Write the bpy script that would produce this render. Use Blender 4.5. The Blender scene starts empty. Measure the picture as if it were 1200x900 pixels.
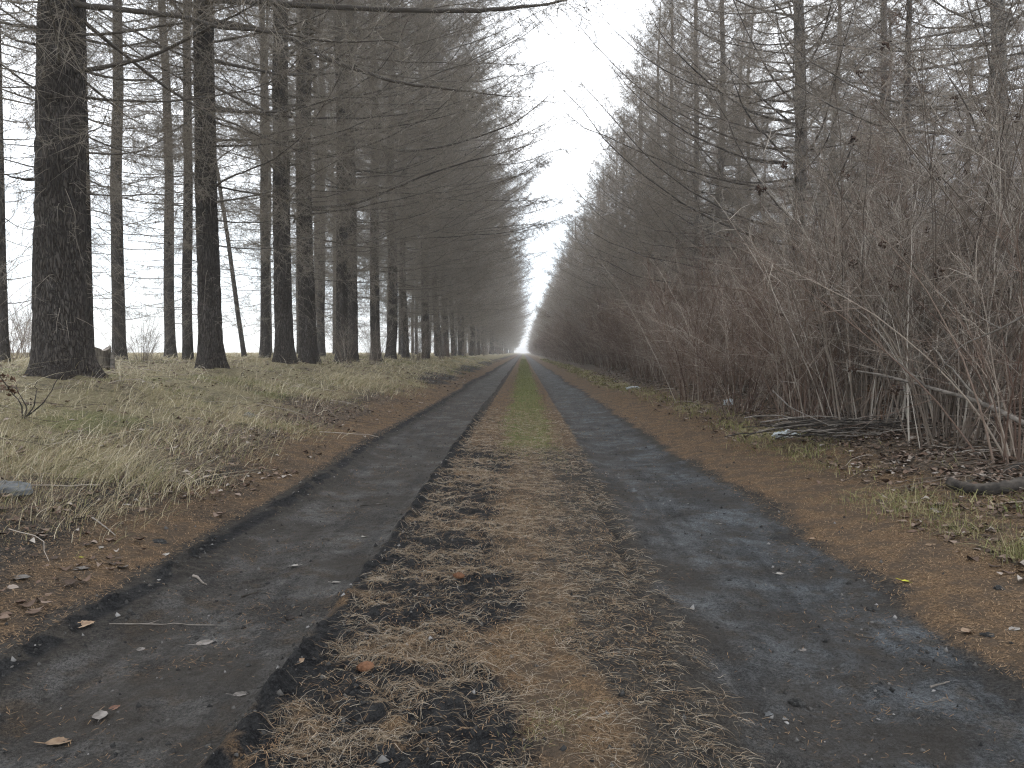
import bpy, math, random
import numpy as np

# ---------------------------------------------------------------- scene, camera, sky, sun
sc = bpy.context.scene
COL = sc.collection
CAMH = 0.9
F = 900.0                     # focal length in photograph pixels (1200 wide)
VX, VY = 613.0, 413.0         # vanishing point of the track
cam_d = bpy.data.cameras.new("camera")
cam = bpy.data.objects.new("camera", cam_d); COL.objects.link(cam)
cam.location = (0, 0, CAMH)
cam.rotation_euler = (math.radians(90) - math.atan((450 - VY) / F), 0, math.atan((VX - 600) / F))
cam_d.sensor_width = 36; cam_d.lens = 27.0
cam_d.clip_start = 0.05; cam_d.clip_end = 6000
sc.camera = cam

SUN_EL, SUN_AZ = math.radians(38), math.radians(-35)     # azimuth from +Y, negative = left of the track
w = bpy.data.worlds.new("World"); sc.world = w; w.use_nodes = True
nt = w.node_tree; nt.nodes.clear()
def wn(t, **k):
    n = nt.nodes.new(t)
    for a, b in k.items(): setattr(n, a, b)
    return n
out = wn('ShaderNodeOutputWorld'); bg = wn('ShaderNodeBackground'); bg.inputs[1].default_value = 0.1
sky = wn('ShaderNodeTexSky', sky_type='NISHITA'); sky.sun_disc = False
sky.sun_elevation = SUN_EL; sky.sun_rotation = SUN_AZ
tc = wn('ShaderNodeTexCoord'); mp = wn('ShaderNodeMapping'); mp.inputs['Scale'].default_value = (1.0, 1.0, 2.6)
nz = wn('ShaderNodeTexNoise'); nz.inputs['Scale'].default_value = 2.2; nz.inputs['Detail'].default_value = 5
cr = wn('ShaderNodeValToRGB')
cr.color_ramp.elements[0].position = 0.35; cr.color_ramp.elements[0].color = (0.78, 0.81, 0.85, 1)
cr.color_ramp.elements[1].position = 0.68; cr.color_ramp.elements[1].color = (1, 1, 1, 1)
sep = wn('ShaderNodeSeparateXYZ')                      # cloud deck is darker and bluer towards the horizon
cr2 = wn('ShaderNodeValToRGB')
cr2.color_ramp.elements[0].position = 0.0; cr2.color_ramp.elements[0].color = (0.46, 0.58, 0.67, 1)
cr2.color_ramp.elements[1].position = 0.26; cr2.color_ramp.elements[1].color = (1, 1, 1, 1)
mul = wn('ShaderNodeMix', data_type='RGBA', blend_type='MULTIPLY'); mul.inputs[0].default_value = 1
mul2 = wn('ShaderNodeMix', data_type='RGBA', blend_type='MULTIPLY'); mul2.inputs[0].default_value = 1
mul2.inputs[7].default_value = (10.0, 10.15, 10.4, 1)
mx = wn('ShaderNodeMix', data_type='RGBA'); mx.inputs[0].default_value = 0.95
L = nt.links.new
L(tc.outputs['Generated'], mp.inputs[0]); L(mp.outputs[0], nz.inputs[0]); L(nz.outputs[0], cr.inputs[0])
L(tc.outputs['Generated'], sep.inputs[0]); L(sep.outputs[2], cr2.inputs[0])
L(cr.outputs[0], mul.inputs[6]); L(cr2.outputs[0], mul.inputs[7])
L(mul.outputs[2], mul2.inputs[6]); L(mul2.outputs[2], mx.inputs[7]); L(sky.outputs[0], mx.inputs[6])
L(mx.outputs[2], bg.inputs[0]); L(bg.outputs[0], out.inputs[0])

sd = bpy.data.lights.new("sun", 'SUN'); sd.energy = 0.9; sd.angle = math.radians(14); sd.color = (1, .96, .9)
sun = bpy.data.objects.new("sun", sd); COL.objects.link(sun)
sun.rotation_euler = (math.pi / 2 - SUN_EL, 0, math.pi - SUN_AZ)
sun.location = (0, 0, 60)

sc.view_settings.view_transform = 'Standard'; sc.view_settings.look = 'None'
sc.view_settings.exposure = 1.42; sc.view_settings.gamma = 1.0
sc.render.engine = 'CYCLES'
cy = sc.cycles
cy.max_bounces = 4; cy.max_bounces = 6; cy.diffuse_bounces = 5; cy.glossy_bounces = 2; cy.transmission_bounces = 2; cy.volume_bounces = 1
cy.use_denoising = True; cy.denoiser = 'OPENIMAGEDENOISE'; cy.denoising_input_passes = 'RGB_ALBEDO_NORMAL'; cy.denoising_prefilter = 'NONE'; cy.caustics_reflective = False; cy.caustics_refractive = False
cy.use_adaptive_sampling = True; cy.adaptive_threshold = 0.015
sc.render.film_transparent = False
cy.filter_width = 1.2

# ---------------------------------------------------------------- noise and terrain
_tab = np.random.RandomState(7).rand(256, 256)
def vn(x, y, s=0):
    x = np.asarray(x, float) + s * 17.31; y = np.asarray(y, float) + s * 9.73
    xi = np.floor(x).astype(int); yi = np.floor(y).astype(int)
    fx = x - xi; fy = y - yi
    fx = fx * fx * (3 - 2 * fx); fy = fy * fy * (3 - 2 * fy)
    a = _tab[xi & 255, yi & 255]; b = _tab[(xi + 1) & 255, yi & 255]
    c = _tab[xi & 255, (yi + 1) & 255]; d = _tab[(xi + 1) & 255, (yi + 1) & 255]
    return (a * (1 - fx) + b * fx) * (1 - fy) + (c * (1 - fx) + d * fx) * fy
def fbm(x, y, s=0, o=4):
    r = 0; a = .5; t = 0
    for i in range(o):
        r = r + a * vn(x * 2 ** i, y * 2 ** i, s + i); t += a; a *= .5
    return r / t
def ss(a, b, x):
    t = np.clip((x - a) / (b - a), 0, 1); return t * t * (3 - 2 * t)

_kx = [-1500, -60, -12, -7, -5, -4, -3, -2.3, -1.8, -1.45, -0.6, 0.5, 1.3, 1.6, 2.1, 2.8, 3.6, 5, 10, 60, 1500]
_kz = [.76, .76, .72, .68, .62, .51, .34, .18, .07, .0, .0, .0, .0, .03, .10, .22, .29, .34, .4, .5, .5]
_gx = np.linspace(-70, 70, 14001); _gz = np.interp(_gx, _kx, _kz)
_k = np.exp(-np.linspace(-2.5, 2.5, 61) ** 2 / 2); _k /= _k.sum()
_gz = np.convolve(np.pad(_gz, 30, 'edge'), _k, 'valid')
MOUNDS = []                                            # (x, y, radius, height) little rises at tree feet
def ruts(X, Y):
    wob = (fbm(Y * .35, Y * 0 + 3, 11, 3) - .5) * .16 + (vn(Y * 5, Y * 0, 5) - .5) * .03
    w2 = (fbm(Y * .3, Y * 0 + 8, 21, 3) - .5) * .16 + (vn(Y * 4, Y * 0, 6) - .5) * .04
    l = ss(-1.53, -1.22, X + wob) * (1 - ss(-.70, -.62, X + w2 * .7))
    r = ss(.36, .72, X + w2) * (1 - ss(1.14, 1.52, X + wob))
    return l, r, wob, w2
def hz(X, Y):
    X = np.asarray(X, float); Y = np.asarray(Y, float)
    z = np.where(np.abs(X) < 69, np.interp(X, _gx, _gz), np.interp(X, _kx, _kz))
    l, r, wob, w2 = ruts(X, Y)
    side = ss(1.5, 3.0, np.abs(X))
    z = z + side * ((fbm(X * .35, Y * .35, 1, 3) - .5) * .16 + (fbm(X * 1.6, Y * 1.6, 2, 3) - .5) * .06)
    z = z + (fbm(X * 5, Y * 5, 3, 3) - .5) * (.012 + .03 * side)
    z = z - .033 * l - .032 * r
    z = z + (l + r) * (((fbm(X * 9, Y * 4, 13, 4) - .5) * .018 + (fbm(X * 26, Y * 20, 17, 3) - .5) * .014) - .01 * ss(.55, .7, vn(X * 3.1, Y * 1.1, 31)))
    for c_, m_ in ((-1.02, l), (.95, r)):
        z = z - m_ * .006 * np.exp(-((X - c_ + w2 * .5) / .11) ** 4) * ss(.2, .6, np.sin(Y * 62 + np.abs(X - c_) * 40)) * ss(.42, .62, fbm(X * 1.2, Y * .9, 37 , 3)) * (Y < 9)
    berm = np.exp(-((X + wob + 1.49 + .05 * (fbm(X * 9, Y * 9, 48, 2) - .5)) / .032) ** 2)      # crumbly lip on the outer edge of the left wheel track
    z = z + berm * (.0 + .030 * ss(.35, .6, vn(X * 2, Y * 2.3, 47)) * ss(.3, .8, fbm(X * 22, Y * 22, 14, 3))) * (.35 + .65 * (1 - ss(4, 9, Y)))
    lip = np.exp(-((X + w2 * .7 + .64) / .05) ** 2)
    z = z + lip * (.0 + .042 * ss(.35, .8, fbm(X * 12, Y * 9, 15, 3)))
    med = ss(-.66, -.58, X + w2 * .7) * (1 - ss(-.12, .1, X))
    z = z + med * (fbm(X * 16, Y * 16, 16, 4) - .5) * .05
    z = z - .022 * np.exp(-((X + w2 - .44) / .03) ** 2) * ss(.3, .6, vn(X, Y * .8, 41))
    for mx_, my_, mr, mh in MOUNDS:
        z = z + mh * np.exp(-((X - mx_) ** 2 + (Y - my_) ** 2) / mr ** 2)
    return z
def hz1(x, y): return float(hz(np.array([x]), np.array([y]))[0])
def pix(px, py, d): return np.array([(px - VX) / F * d, d, CAMH + (VY - py) / F * d])
def gpix(px, py):
    """where the view ray through a photograph pixel meets the ground"""
    d = np.linspace(1.0, 60, 6000); X = (px - VX) / F * d; Z = CAMH + (VY - py) / F * d
    h = hz(X, d); i = np.argmax(Z < h)
    return (X[i], d[i], h[i])

# ---------------------------------------------------------------- materials
def mat(name, rough=.9, spec=.3):
    m = bpy.data.materials.new(name); m.use_nodes = True
    b = m.node_tree.nodes['Principled BSDF']; b.inputs['Roughness'].default_value = rough
    b.inputs['Specular IOR Level'].default_value = spec
    return m, m.node_tree, b
def N(t, k, **kw):
    n = t.nodes.new(k)
    for a, b in kw.items():
        if a.startswith('i_'): n.inputs[a[2:].replace('_', ' ')].default_value = b
        else: setattr(n, a, b)
    return n
def noise(t, vec, scale, detail=4, rough=.6):
    n = N(t, 'ShaderNodeTexNoise', i_Scale=scale, i_Detail=detail, i_Roughness=rough)
    t.links.new(vec, n.inputs['Vector']); return n.outputs[0]
def math_(t, op, a, b=None, c=None, clamp=False):
    n = N(t, 'ShaderNodeMath', operation=op); n.use_clamp = clamp
    for i, v in enumerate((a, b, c)):
        if v is None: continue
        if isinstance(v, (int, float)): n.inputs[i].default_value = v
        else: t.links.new(v, n.inputs[i])
    return n.outputs[0]
def mixc(t, f, a, b, mode='MIX'):
    n = N(t, 'ShaderNodeMix', data_type='RGBA', blend_type=mode)
    for i, v in ((0, f), (6, a), (7, b)):
        if isinstance(v, (int, float)): n.inputs[i].default_value = v
        elif isinstance(v, tuple): n.inputs[i].default_value = v if len(v) == 4 else v + (1,)
        else: t.links.new(v, n.inputs[i])
    return n.outputs[2]
def step(t, v, lo, hi):
    n = N(t, 'ShaderNodeMapRange', interpolation_type='SMOOTHSTEP'); t.links.new(v, n.inputs[0])
    n.inputs[1].default_value = lo; n.inputs[2].default_value = hi; return n.outputs[0]
def bump(t, b, h, strength, dist):
    n = N(t, 'ShaderNodeBump', i_Strength=strength, i_Distance=dist); t.links.new(h, n.inputs['Height'])
    t.links.new(n.outputs[0], b.inputs['Normal'])
def objpos(t):
    return N(t, 'ShaderNodeNewGeometry').outputs['Position']

def ground_mat():
    m, t, b = mat('ground_soil', .92, .12); P = objpos(t)
    def at(n): return N(t, 'ShaderNodeAttribute', attribute_name=n).outputs['Fac']
    n1 = noise(t, P, 3.0, 6); n2 = noise(t, P, 22, 6, .7); n3 = noise(t, P, 110, 4, .7); n4 = noise(t, P, 8, 5)
    n5 = noise(t, P, 330, 3, .7)
    fine = math_(t, 'ADD', math_(t, 'MULTIPLY', n2, .4), math_(t, 'ADD', math_(t, 'MULTIPLY', n3, .35), math_(t, 'MULTIPLY', n5, .25)))
    soil = mixc(t, step(t, fine, .42, .60), (.007, .007, .008), (.036, .036, .036))
    dirt = mixc(t, step(t, fine, .42, .60), (.022, .020, .018), (.072, .064, .055))
    rutc = mixc(t, step(t, n1, .35, .65), (.042, .041, .040), (.105, .110, .115))
    rutc = mixc(t, step(t, n2, .45, .75), rutc, (.026, .026, .026))
    rutc = mixc(t, math_(t, 'MULTIPLY', step(t, n3, .58, .70), .5), rutc, (.11, .10, .09))
    rutc = mixc(t, math_(t, 'MULTIPLY', step(t, n4, .50, .66), .75), rutc, (.058, .047, .036))
    sx = N(t, 'ShaderNodeSeparateXYZ'); t.links.new(P, sx.inputs[0])
    rutc = mixc(t, step(t, math_(t, 'ADD', sx.outputs[0], math_(t, 'MULTIPLY', n1, .8)), .6, 1.6), mixc(t, 1.0, rutc, (.98, .92, .86), 'MULTIPLY'), mixc(t, 1.0, rutc, (.98, 1.04, 1.10), 'MULTIPLY'))
    ms = N(t, 'ShaderNodeMapping'); ms.inputs['Scale'].default_value = (1, .11, 1); t.links.new(P, ms.inputs[0])
    rutc = mixc(t, math_(t, 'MULTIPLY', step(t, noise(t, ms.outputs[0], 11, 5, .6), .50, .64), .55), rutc, (.024, .024, .025))
    rutc = mixc(t, 1.0, rutc, mixc(t, step(t, math_(t, 'ADD', math_(t, 'MULTIPLY', n3, .5), math_(t, 'MULTIPLY', n5, .5)), .42, .58), (.42, .42, .42), (1.6, 1.57, 1.53)), 'MULTIPLY')
    nb = noise(t, P, 1.7, 6, .65); rutc = mixc(t, math_(t, 'MULTIPLY', step(t, nb, .46, .60), .7), rutc, (.042, .036, .030))
    need = mixc(t, step(t, math_(t, 'ADD', math_(t, 'MULTIPLY', n3, .5), math_(t, 'MULTIPLY', n5, .5)), .42, .58), (.058, .038, .023), (.235, .153, .087))
    need = mixc(t, step(t, n4, .38, .62), need, (.092, .068, .048))
    gras = mixc(t, step(t, fine, .38, .62), (.12, .10, .055), (.30, .26, .16))
    leaf = mixc(t, step(t, n2, .35, .62), (.045, .036, .028), (.15, .118, .09))
    gree = mixc(t, step(t, fine, .38, .62), (.06, .065, .022), (.17, .18, .065))
    c = mixc(t, .0, dirt, dirt)
    def lay(c, name, col, amp=.9):
        a = math_(t, 'ADD', at(name), math_(t, 'MULTIPLY', math_(t, 'SUBTRACT', fine, .5), amp))
        return mixc(t, step(t, a, .28, .72), c, col)
    c = lay(c, 'a_soil', soil); c = lay(c, 'a_rut', rutc, .5); c = lay(c, 'a_needle', need, 1.3)
    c = lay(c, 'a_leaf', leaf, 1.2); c = lay(c, 'a_dry', gras, 1.2); c = lay(c, 'a_green', gree, 1.2)
    t.links.new(c, b.inputs['Base Color'])
    r = math_(t, 'MULTIPLY_ADD', at('a_rut'), -.24, .9)
    t.links.new(r, b.inputs['Roughness'])
    bump(t, b, math_(t, 'ADD', fine, math_(t, 'MULTIPLY', noise(t, P, 45, 5, .7), 1.1)), 1.0, .02)
    return m
def simple(name, c1, c2, scale=20, rough=.85, bstr=.4, bd=.004, stretch=None, rnd=.35, coord='Object', spec=.3):
    """two tones broken up by noise, plus a random tone per object"""
    m, t, b = mat(name, rough, spec)
    v = N(t, 'ShaderNodeTexCoord').outputs[coord]
    if stretch:
        mp = N(t, 'ShaderNodeMapping'); mp.inputs['Scale'].default_value = stretch; t.links.new(v, mp.inputs[0]); v = mp.outputs[0]
    n = noise(t, v, scale, 5); c = mixc(t, step(t, n, .35, .65), c1, c2)
    oi = N(t, 'ShaderNodeObjectInfo').outputs['Random']
    k = math_(t, 'MULTIPLY_ADD', oi, rnd, 1 - rnd / 2)
    cc = N(t, 'ShaderNodeCombineXYZ')
    for i in range(3): t.links.new(k, cc.inputs[i])
    c = mixc(t, 1.0, c, cc.outputs[0], 'MULTIPLY')
    t.links.new(c, b.inputs['Base Color'])
    if bstr: bump(t, b, n, bstr, bd)
    return m
def rndmat(name, stops, rough=.85, spec=.25):
    """colour by a per-piece random attribute"""
    m, t, b = mat(name, rough, spec)
    a = N(t, 'ShaderNodeAttribute', attribute_name='rnd').outputs['Fac']
    r = N(t, 'ShaderNodeValToRGB'); t.links.new(a, r.inputs[0])
    e = r.color_ramp.elements
    while len(e) < len(stops): e.new(.5)
    for i, (p, c) in enumerate(stops): e[i].position = p; e[i].color = c + (1,)
    n = noise(t, objpos(t), 60, 3); c = mixc(t, .35, r.outputs[0], mixc(t, 1, r.outputs[0], mixc(t, n, (.3, .3, .3), (1.6, 1.6, 1.6)), 'MULTIPLY'))
    t.links.new(c, b.inputs['Base Color'])
    return m
def bark_mat(name, dark, mid, light):
    m, t, b = mat(name, .92, .15)
    v = N(t, 'ShaderNodeTexCoord').outputs['Object']
    mp = N(t, 'ShaderNodeMapping'); mp.inputs['Scale'].default_value = (1, 1, .2); t.links.new(v, mp.inputs[0]); s = mp.outputs[0]
    vo = N(t, 'ShaderNodeTexVoronoi', feature='DISTANCE_TO_EDGE', i_Scale=38.0); wv = N(t, 'ShaderNodeVectorMath', operation='ADD')
    nn = N(t, 'ShaderNodeTexNoise', i_Scale=14.0, i_Detail=4.0); t.links.new(s, nn.inputs[0])
    sc_ = N(t, 'ShaderNodeVectorMath', operation='SCALE'); sc_.inputs['Scale'].default_value = .13
    t.links.new(nn.outputs[1], sc_.inputs[0]); t.links.new(s, wv.inputs[0]); t.links.new(sc_.outputs[0], wv.inputs[1])
    t.links.new(wv.outputs[0], vo.inputs['Vector'])
    n1 = noise(t, s, 40, 6, .7); n2 = noise(t, v, 1.6, 4)
    crack = step(t, vo.outputs['Distance'], -.05, .22)
    c = mixc(t, step(t, n1, .35, .65), mid, light)
    c = mixc(t, step(t, n2, .35, .7), c, mid)
    c = mixc(t, crack, dark, c)
    t.links.new(c, b.inputs['Base Color'])
    h = math_(t, 'ADD', math_(t, 'MULTIPLY', crack, .8), math_(t, 'MULTIPLY', n1, .5))
    bump(t, b, h, 1.0, .02)
    return m

M = {}
M['ground'] = ground_mat()
M['bark'] = bark_mat('larch_bark', (.028, .023, .020), (.062, .052, .045), (.12, .107, .096))
M['bark_grey'] = bark_mat('grey_larch_bark', (.08, .07, .063), (.15, .134, .12), (.23, .212, .195))
M['twig'] = rndmat('larch_twigs', [(0, (.07, .06, .052)), (.25, (.14, .121, .102)), (.6, (.28, .243, .20)), (1, (.38, .335, .275))])
M['twig_grey'] = rndmat('grey_larch_twigs', [(0, (.08, .068, .06)), (.25, (.15, .128, .108)), (.6, (.32, .276, .228)), (1, (.44, .385, .32))])
M['twig_red'] = rndmat('rusty_larch_twigs', [(0, (.09, .07, .058)), (.25, (.17, .125, .095)), (.6, (.30, .215, .165)), (1, (.40, .30, .24))])
M['shrub_red'] = rndmat('red_shrub_stems', [(0, (.080, .048, .035)), (.4, (.185, .126, .096)), (.75, (.255, .20, .158)), (1, (.44, .385, .32))])
M['shrub_grey'] = rndmat('grey_shrub_stems', [(0, (.07, .054, .042)), (.45, (.165, .130, .103)), (.8, (.27, .225, .182)), (1, (.48, .43, .37))])
M['seed'] = simple('dark_seed_heads', (.035, .022, .016), (.08, .05, .035), 60, .95, 0)
M['dryleaf'] = rndmat('withered_leaves', [(0, (.10, .055, .035)), (1, (.26, .16, .10))])
M['grass'] = rndmat('dry_grass', [(0, (.13, .155, .06)), (.2, (.23, .22, .10)), (.45, (.34, .285, .165)), (.75, (.46, .39, .26)), (1, (.66, .59, .45))])
M['short'] = rndmat('short_green_grass', [(0, (.085, .11, .032)), (.45, (.17, .18, .06)), (.75, (.27, .24, .12)), (1, (.36, .31, .18))])
M['fibre'] = rndmat('dead_grass_fibres', [(0, (.11, .075, .045)), (.4, (.26, .185, .12)), (.8, (.40, .33, .24)), (1, (.52, .46, .38))])
M['needle'] = rndmat('fallen_needles', [(0, (.10, .062, .035)), (.5, (.22, .14, .078)), (1, (.34, .235, .14))])
M['litter'] = rndmat('leaf_litter', [(0, (.055, .038, .028)), (.45, (.14, .09, .064)), (.8, (.23, .175, .138)), (1, (.34, .305, .27))])
M['clod'] = simple('dark_clod', (.014, .014, .014), (.05, .048, .045), 60, .95, .8, .01)
M['crumb'] = rndmat('soil_crumbs', [(0, (.014, .014, .014)), (.6, (.05, .048, .045)), (.88, (.09, .085, .078)), (1, (.26, .25, .24))])
M['stone'] = simple('grey_stone', (.07, .072, .073), (.14, .145, .148), 25, .85, .6, .01)
M['pale'] = simple('pale_scrap', (.42, .45, .47), (.62, .66, .68), 18, .6, .8, .02)
M['cone'] = simple('rusty_cone', (.10, .045, .022), (.22, .11, .06), 40, .8, .3)
M['darkcone'] = simple('dark_cone', (.02, .018, .016), (.06, .05, .045), 40, .9, .3)
M['deadwood'] = simple('dead_branch_wood', (.016, .014, .012), (.075, .063, .052), 14, .9, .6, .006, (1, 1, 1))
M['palewood'] = simple('bleached_branch_wood', (.12, .105, .09), (.25, .22, .19), 20, .85, .4)
M['stump'] = simple('stump_wood', (.05, .04, .032), (.14, .12, .095), 12, .9, .8, .02, (3, 3, .6))
M['leaf_tan'] = simple('tan_leaf', (.17, .11, .07), (.28, .20, .13), 30, .75, .3, .002)
M['leaf_grey'] = simple('grey_leaf', (.10, .09, .08), (.20, .18, .165), 30, .75, .3, .002)
M['leaf_pale'] = simple('pale_leaf', (.24, .22, .195), (.36, .34, .31), 30, .75, .3, .002)
M['leaf_yellow'] = simple('yellow_leaf', (.32, .32, .02), (.52, .50, .04), 30, .7, .3, .002, rnd=.1)
M['leaf_brown'] = simple('brown_leaf', (.12, .06, .04), (.22, .12, .08), 30, .75, .3, .002)
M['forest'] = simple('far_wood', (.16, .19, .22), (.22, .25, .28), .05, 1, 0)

# ---------------------------------------------------------------- mesh helpers
class MB:
    def __init__(s): s.v = []; s.f4 = []; s.f3 = []; s.r = []; s.n = 0
    def add(s, v, f4=None, f3=None, r=None):
        v = np.asarray(v, np.float32).reshape(-1, 3)
        if f4 is not None and len(f4): s.f4.append(np.asarray(f4) + s.n)
        if f3 is not None and len(f3): s.f3.append(np.asarray(f3) + s.n)
        s.v.append(v); s.r.append(np.full(len(v), .5, np.float32) if r is None else np.asarray(r, np.float32)); s.n += len(v)
    def tubes(s, P, R, k=3, r=None, cap=False):
        P = np.asarray(P, float); R = np.asarray(R, float)
        n, S, _ = P.shape
        T = np.gradient(P, axis=1); T /= np.linalg.norm(T, axis=2, keepdims=True) + 1e-9
        m = T.mean(1); ref = np.where(np.abs(m[:, 2:3]) > .8, np.array([[1., 0, 0]]), np.array([[0, 0, 1.]]))[:, None, :]
        U = np.cross(T, ref); U /= np.linalg.norm(U, axis=2, keepdims=True) + 1e-9
        V = np.cross(T, U)
        a = np.arange(k) * 2 * np.pi / k
        ring = P[:, :, None] + R[:, :, None, None] * (np.cos(a)[None, None, :, None] * U[:, :, None] + np.sin(a)[None, None, :, None] * V[:, :, None])
        idx = np.arange(n * S * k).reshape(n, S, k)
        f = np.stack([idx[:, :-1], np.roll(idx[:, :-1], -1, 2), np.roll(idx[:, 1:], -1, 2), idx[:, 1:]], -1).reshape(-1, 4)
        rr = None if r is None else np.repeat(r, S * k)
        s.add(ring, f4=f, r=rr)
        if cap and k > 3 and n < 50:
            for j in range(n):
                for e in (0, S - 1):
                    c = P[j, e]; ri = ring[j, e]
                    vv = np.vstack([ri, c]); ff = [[i, (i + 1) % k, k] for i in range(k)]
                    s.add(vv, f3=ff, r=None if r is None else np.full(k + 1, r[j]))
    def ribbons(s, P, W, D, r=None):
        """P (n,S,3) centre lines, W (n,S) half widths, D (n,3) sideways direction"""
        n, S, _ = P.shape
        A = P - W[:, :, None] * D[:, None]; B = P + W[:, :, None] * D[:, None]
        v = np.stack([A, B], 2); idx = np.arange(n * S * 2).reshape(n, S, 2)
        f = np.stack([idx[:, :-1, 0], idx[:, :-1, 1], idx[:, 1:, 1], idx[:, 1:, 0]], -1).reshape(-1, 4)
        s.add(v, f4=f, r=None if r is None else np.repeat(r, S * 2))
    def tris(s, A, B, C, r=None):
        v = np.stack([A, B, C], 1); s.add(v, f3=np.arange(len(A) * 3).reshape(-1, 3), r=None if r is None else np.repeat(r, 3))
    def mesh(s, name, m, smooth=True):
        v = np.concatenate(s.v); me = bpy.data.meshes.new(name)
        f4 = np.concatenate(s.f4) if s.f4 else np.zeros((0, 4), int); f3 = np.concatenate(s.f3) if s.f3 else np.zeros((0, 3), int)
        me.vertices.add(len(v)); me.vertices.foreach_set('co', v.ravel())
        li = np.concatenate([f4.ravel(), f3.ravel()]).astype(np.int32)
        me.loops.add(len(li)); me.loops.foreach_set('vertex_index', li)
        st = np.concatenate([np.arange(len(f4)) * 4, len(f4) * 4 + np.arange(len(f3)) * 3]).astype(np.int32)
        me.polygons.add(len(st)); me.polygons.foreach_set('loop_start', st)
        me.polygons.foreach_set('use_smooth', np.full(len(st), smooth))
        a = me.attributes.new('rnd', 'FLOAT', 'POINT'); a.data.foreach_set('value', np.concatenate(s.r))
        me.materials.append(m); me.update(calc_edges=True); me.validate()
        return me
def link(name, me, parent=None, loc=None):
    o = bpy.data.objects.new(name, me); COL.objects.link(o)
    if parent: o.parent = parent
    if loc is not None: o.location = loc
    return o
def tag(o, label, cat, group=None, kind=None):
    if label: o['label'] = label
    if cat: o['category'] = cat
    if group: o['group'] = group
    if kind: o['kind'] = kind
    return o
def empty(name, loc, label, cat, group=None, rz=0, scale=1):
    o = bpy.data.objects.new(name, None); COL.objects.link(o); o.empty_display_size = .3
    o.location = loc; o.rotation_euler = (0, 0, rz)
    o.scale = scale if isinstance(scale, tuple) else (scale,) * 3
    return tag(o, label, cat, group)
def nrm(a): return a / (np.linalg.norm(a, axis=-1, keepdims=True) + 1e-9)

# ---------------------------------------------------------------- ground and track
def sheet(name, xs, ys, zoff, m, drop=None):
    X, Y = np.meshgrid(xs, ys); Z = hz(X, Y) + zoff
    if drop: Z = Z + drop(X, Y)
    v = np.stack([X, Y, Z], -1); ny, nx = X.shape
    idx = np.arange(ny * nx).reshape(ny, nx)
    f = np.stack([idx[:-1, :-1], idx[:-1, 1:], idx[1:, 1:], idx[1:, :-1]], -1).reshape(-1, 4)
    b = MB(); b.add(v, f4=f); me = b.mesh(name, m)
    x = X.ravel(); y = Y.ravel(); l, r, wob, w2 = ruts(x, y)
    big = fbm(x * .8, y * .8, 51, 4); mid = fbm(x * 3, y * 3, 52, 4); fin = fbm(x * 9, y * 9, 53, 4)
    far = ss(5.5, 8.5, y)
    A = {}
    A['a_rut'] = np.maximum(l, r) * 1.15 - .12 + (fin - .5) * .5 * (np.maximum(l, r) < .97)
    soilL = ss(-.72, -.64, x + w2 * .7) * (1 - ss(-.22, .0, x + (mid - .5) * .5))
    A['a_soil'] = np.clip(soilL * (1.15 - .8 * ss(6, 12, y)) + .95 * np.exp(-((x + wob + 1.47) / .05) ** 2) * ss(.3, .5, fin) + .5 * np.exp(-((x + w2 - .44) / .05) ** 2), 0, 1.2)
    cen = ss(-.2, -.05, x + (mid - .5) * .4) * (1 - ss(.12, .30, x + (mid - .5) * .4)) * (.35 + .5 * big)
    cen = np.maximum(cen, soilL * (.02 + .62 * ss(.52, .68, mid * .45 + fin * .55)))
    cenfar = ss(-.62, -.5, x) * (1 - ss(.5, .62, x)) * .8
    nl = (1 - ss(-1.62, -1.5, x + wob)) * (1 - ss(1.9, 2.5, -x + (big - .5) * 1.2))
    nr = ss(1.25, 1.5, x + wob + (mid - .5) * .2) * (1 - ss(2.3, 2.9, x + (big - .5) * 1.0))
    A['a_needle'] = np.maximum.reduce([cen * (1 - far), cenfar * far, nl * (.36 + .45 * mid + .3 * far - .25 * ss(1.75, 2.1, -x) * ss(6, 3, y)), nr * (.72 + .3 * mid)])
    under = ss(8, 5, np.abs(x + 1)) * ss(4.2, 5.0, -x) * (.2 + .9 * ss(.42, .6, big))
    md = sum(np.exp(-((x - a - .5) ** 2 + (y - b + .3) ** 2) / .55) for a, b, c_, d_ in MOUNDS[:4])
    A['a_leaf'] = np.maximum.reduce([md * .85, ss(2.1, 2.6, x + (big - .5) * .9) * (.75 + .3 * mid) * (x < 40), ss(1.8, 2.3, -x) * (1 - ss(2.6, 3.2, -x)) * ss(.38, .55, big) * (y < 14) * 1.0, under])
    A['a_dry'] = np.maximum((1 - ss(-2.9, -2.1, x + (big - .5) * 1.6)) * (.35 + .6 * mid + .3 * ss(12, 25, -x)), ss(2.0, 2.2, x) * (1 - ss(2.4, 2.8, x)) * ss(.45, .6, big) * .9)
    A['a_green'] = ss(-.28, -.15, x + (mid - .5) * .3) * (1 - ss(.26, .40, x + (mid - .5) * .3)) * far * (.62 + .4 * mid)
    A['a_green'] = np.maximum(A['a_green'], ss(-2.2, -3.4, x) * ss(.5, .75, big) * .55)
    for k, a in A.items():
        at = me.attributes.new(k, 'FLOAT', 'POINT'); at.data.foreach_set('value', np.clip(a, 0, 1.3).astype(np.float32))
    o = link(name, me); o['kind'] = 'structure'; return o
def rows(y0, y1, mn, k):
    r = [y0]
    while r[-1] < y1: r.append(r[-1] + max(mn, k * r[-1]))
    return np.array(r)
MOUNDS += [(-5.0, 8.4, .7, .05), (-4.95, 12.2, .6, .05), (-5.0, 16.2, .6, .05), (-3.9, 7.6, .45, .07)]
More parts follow.
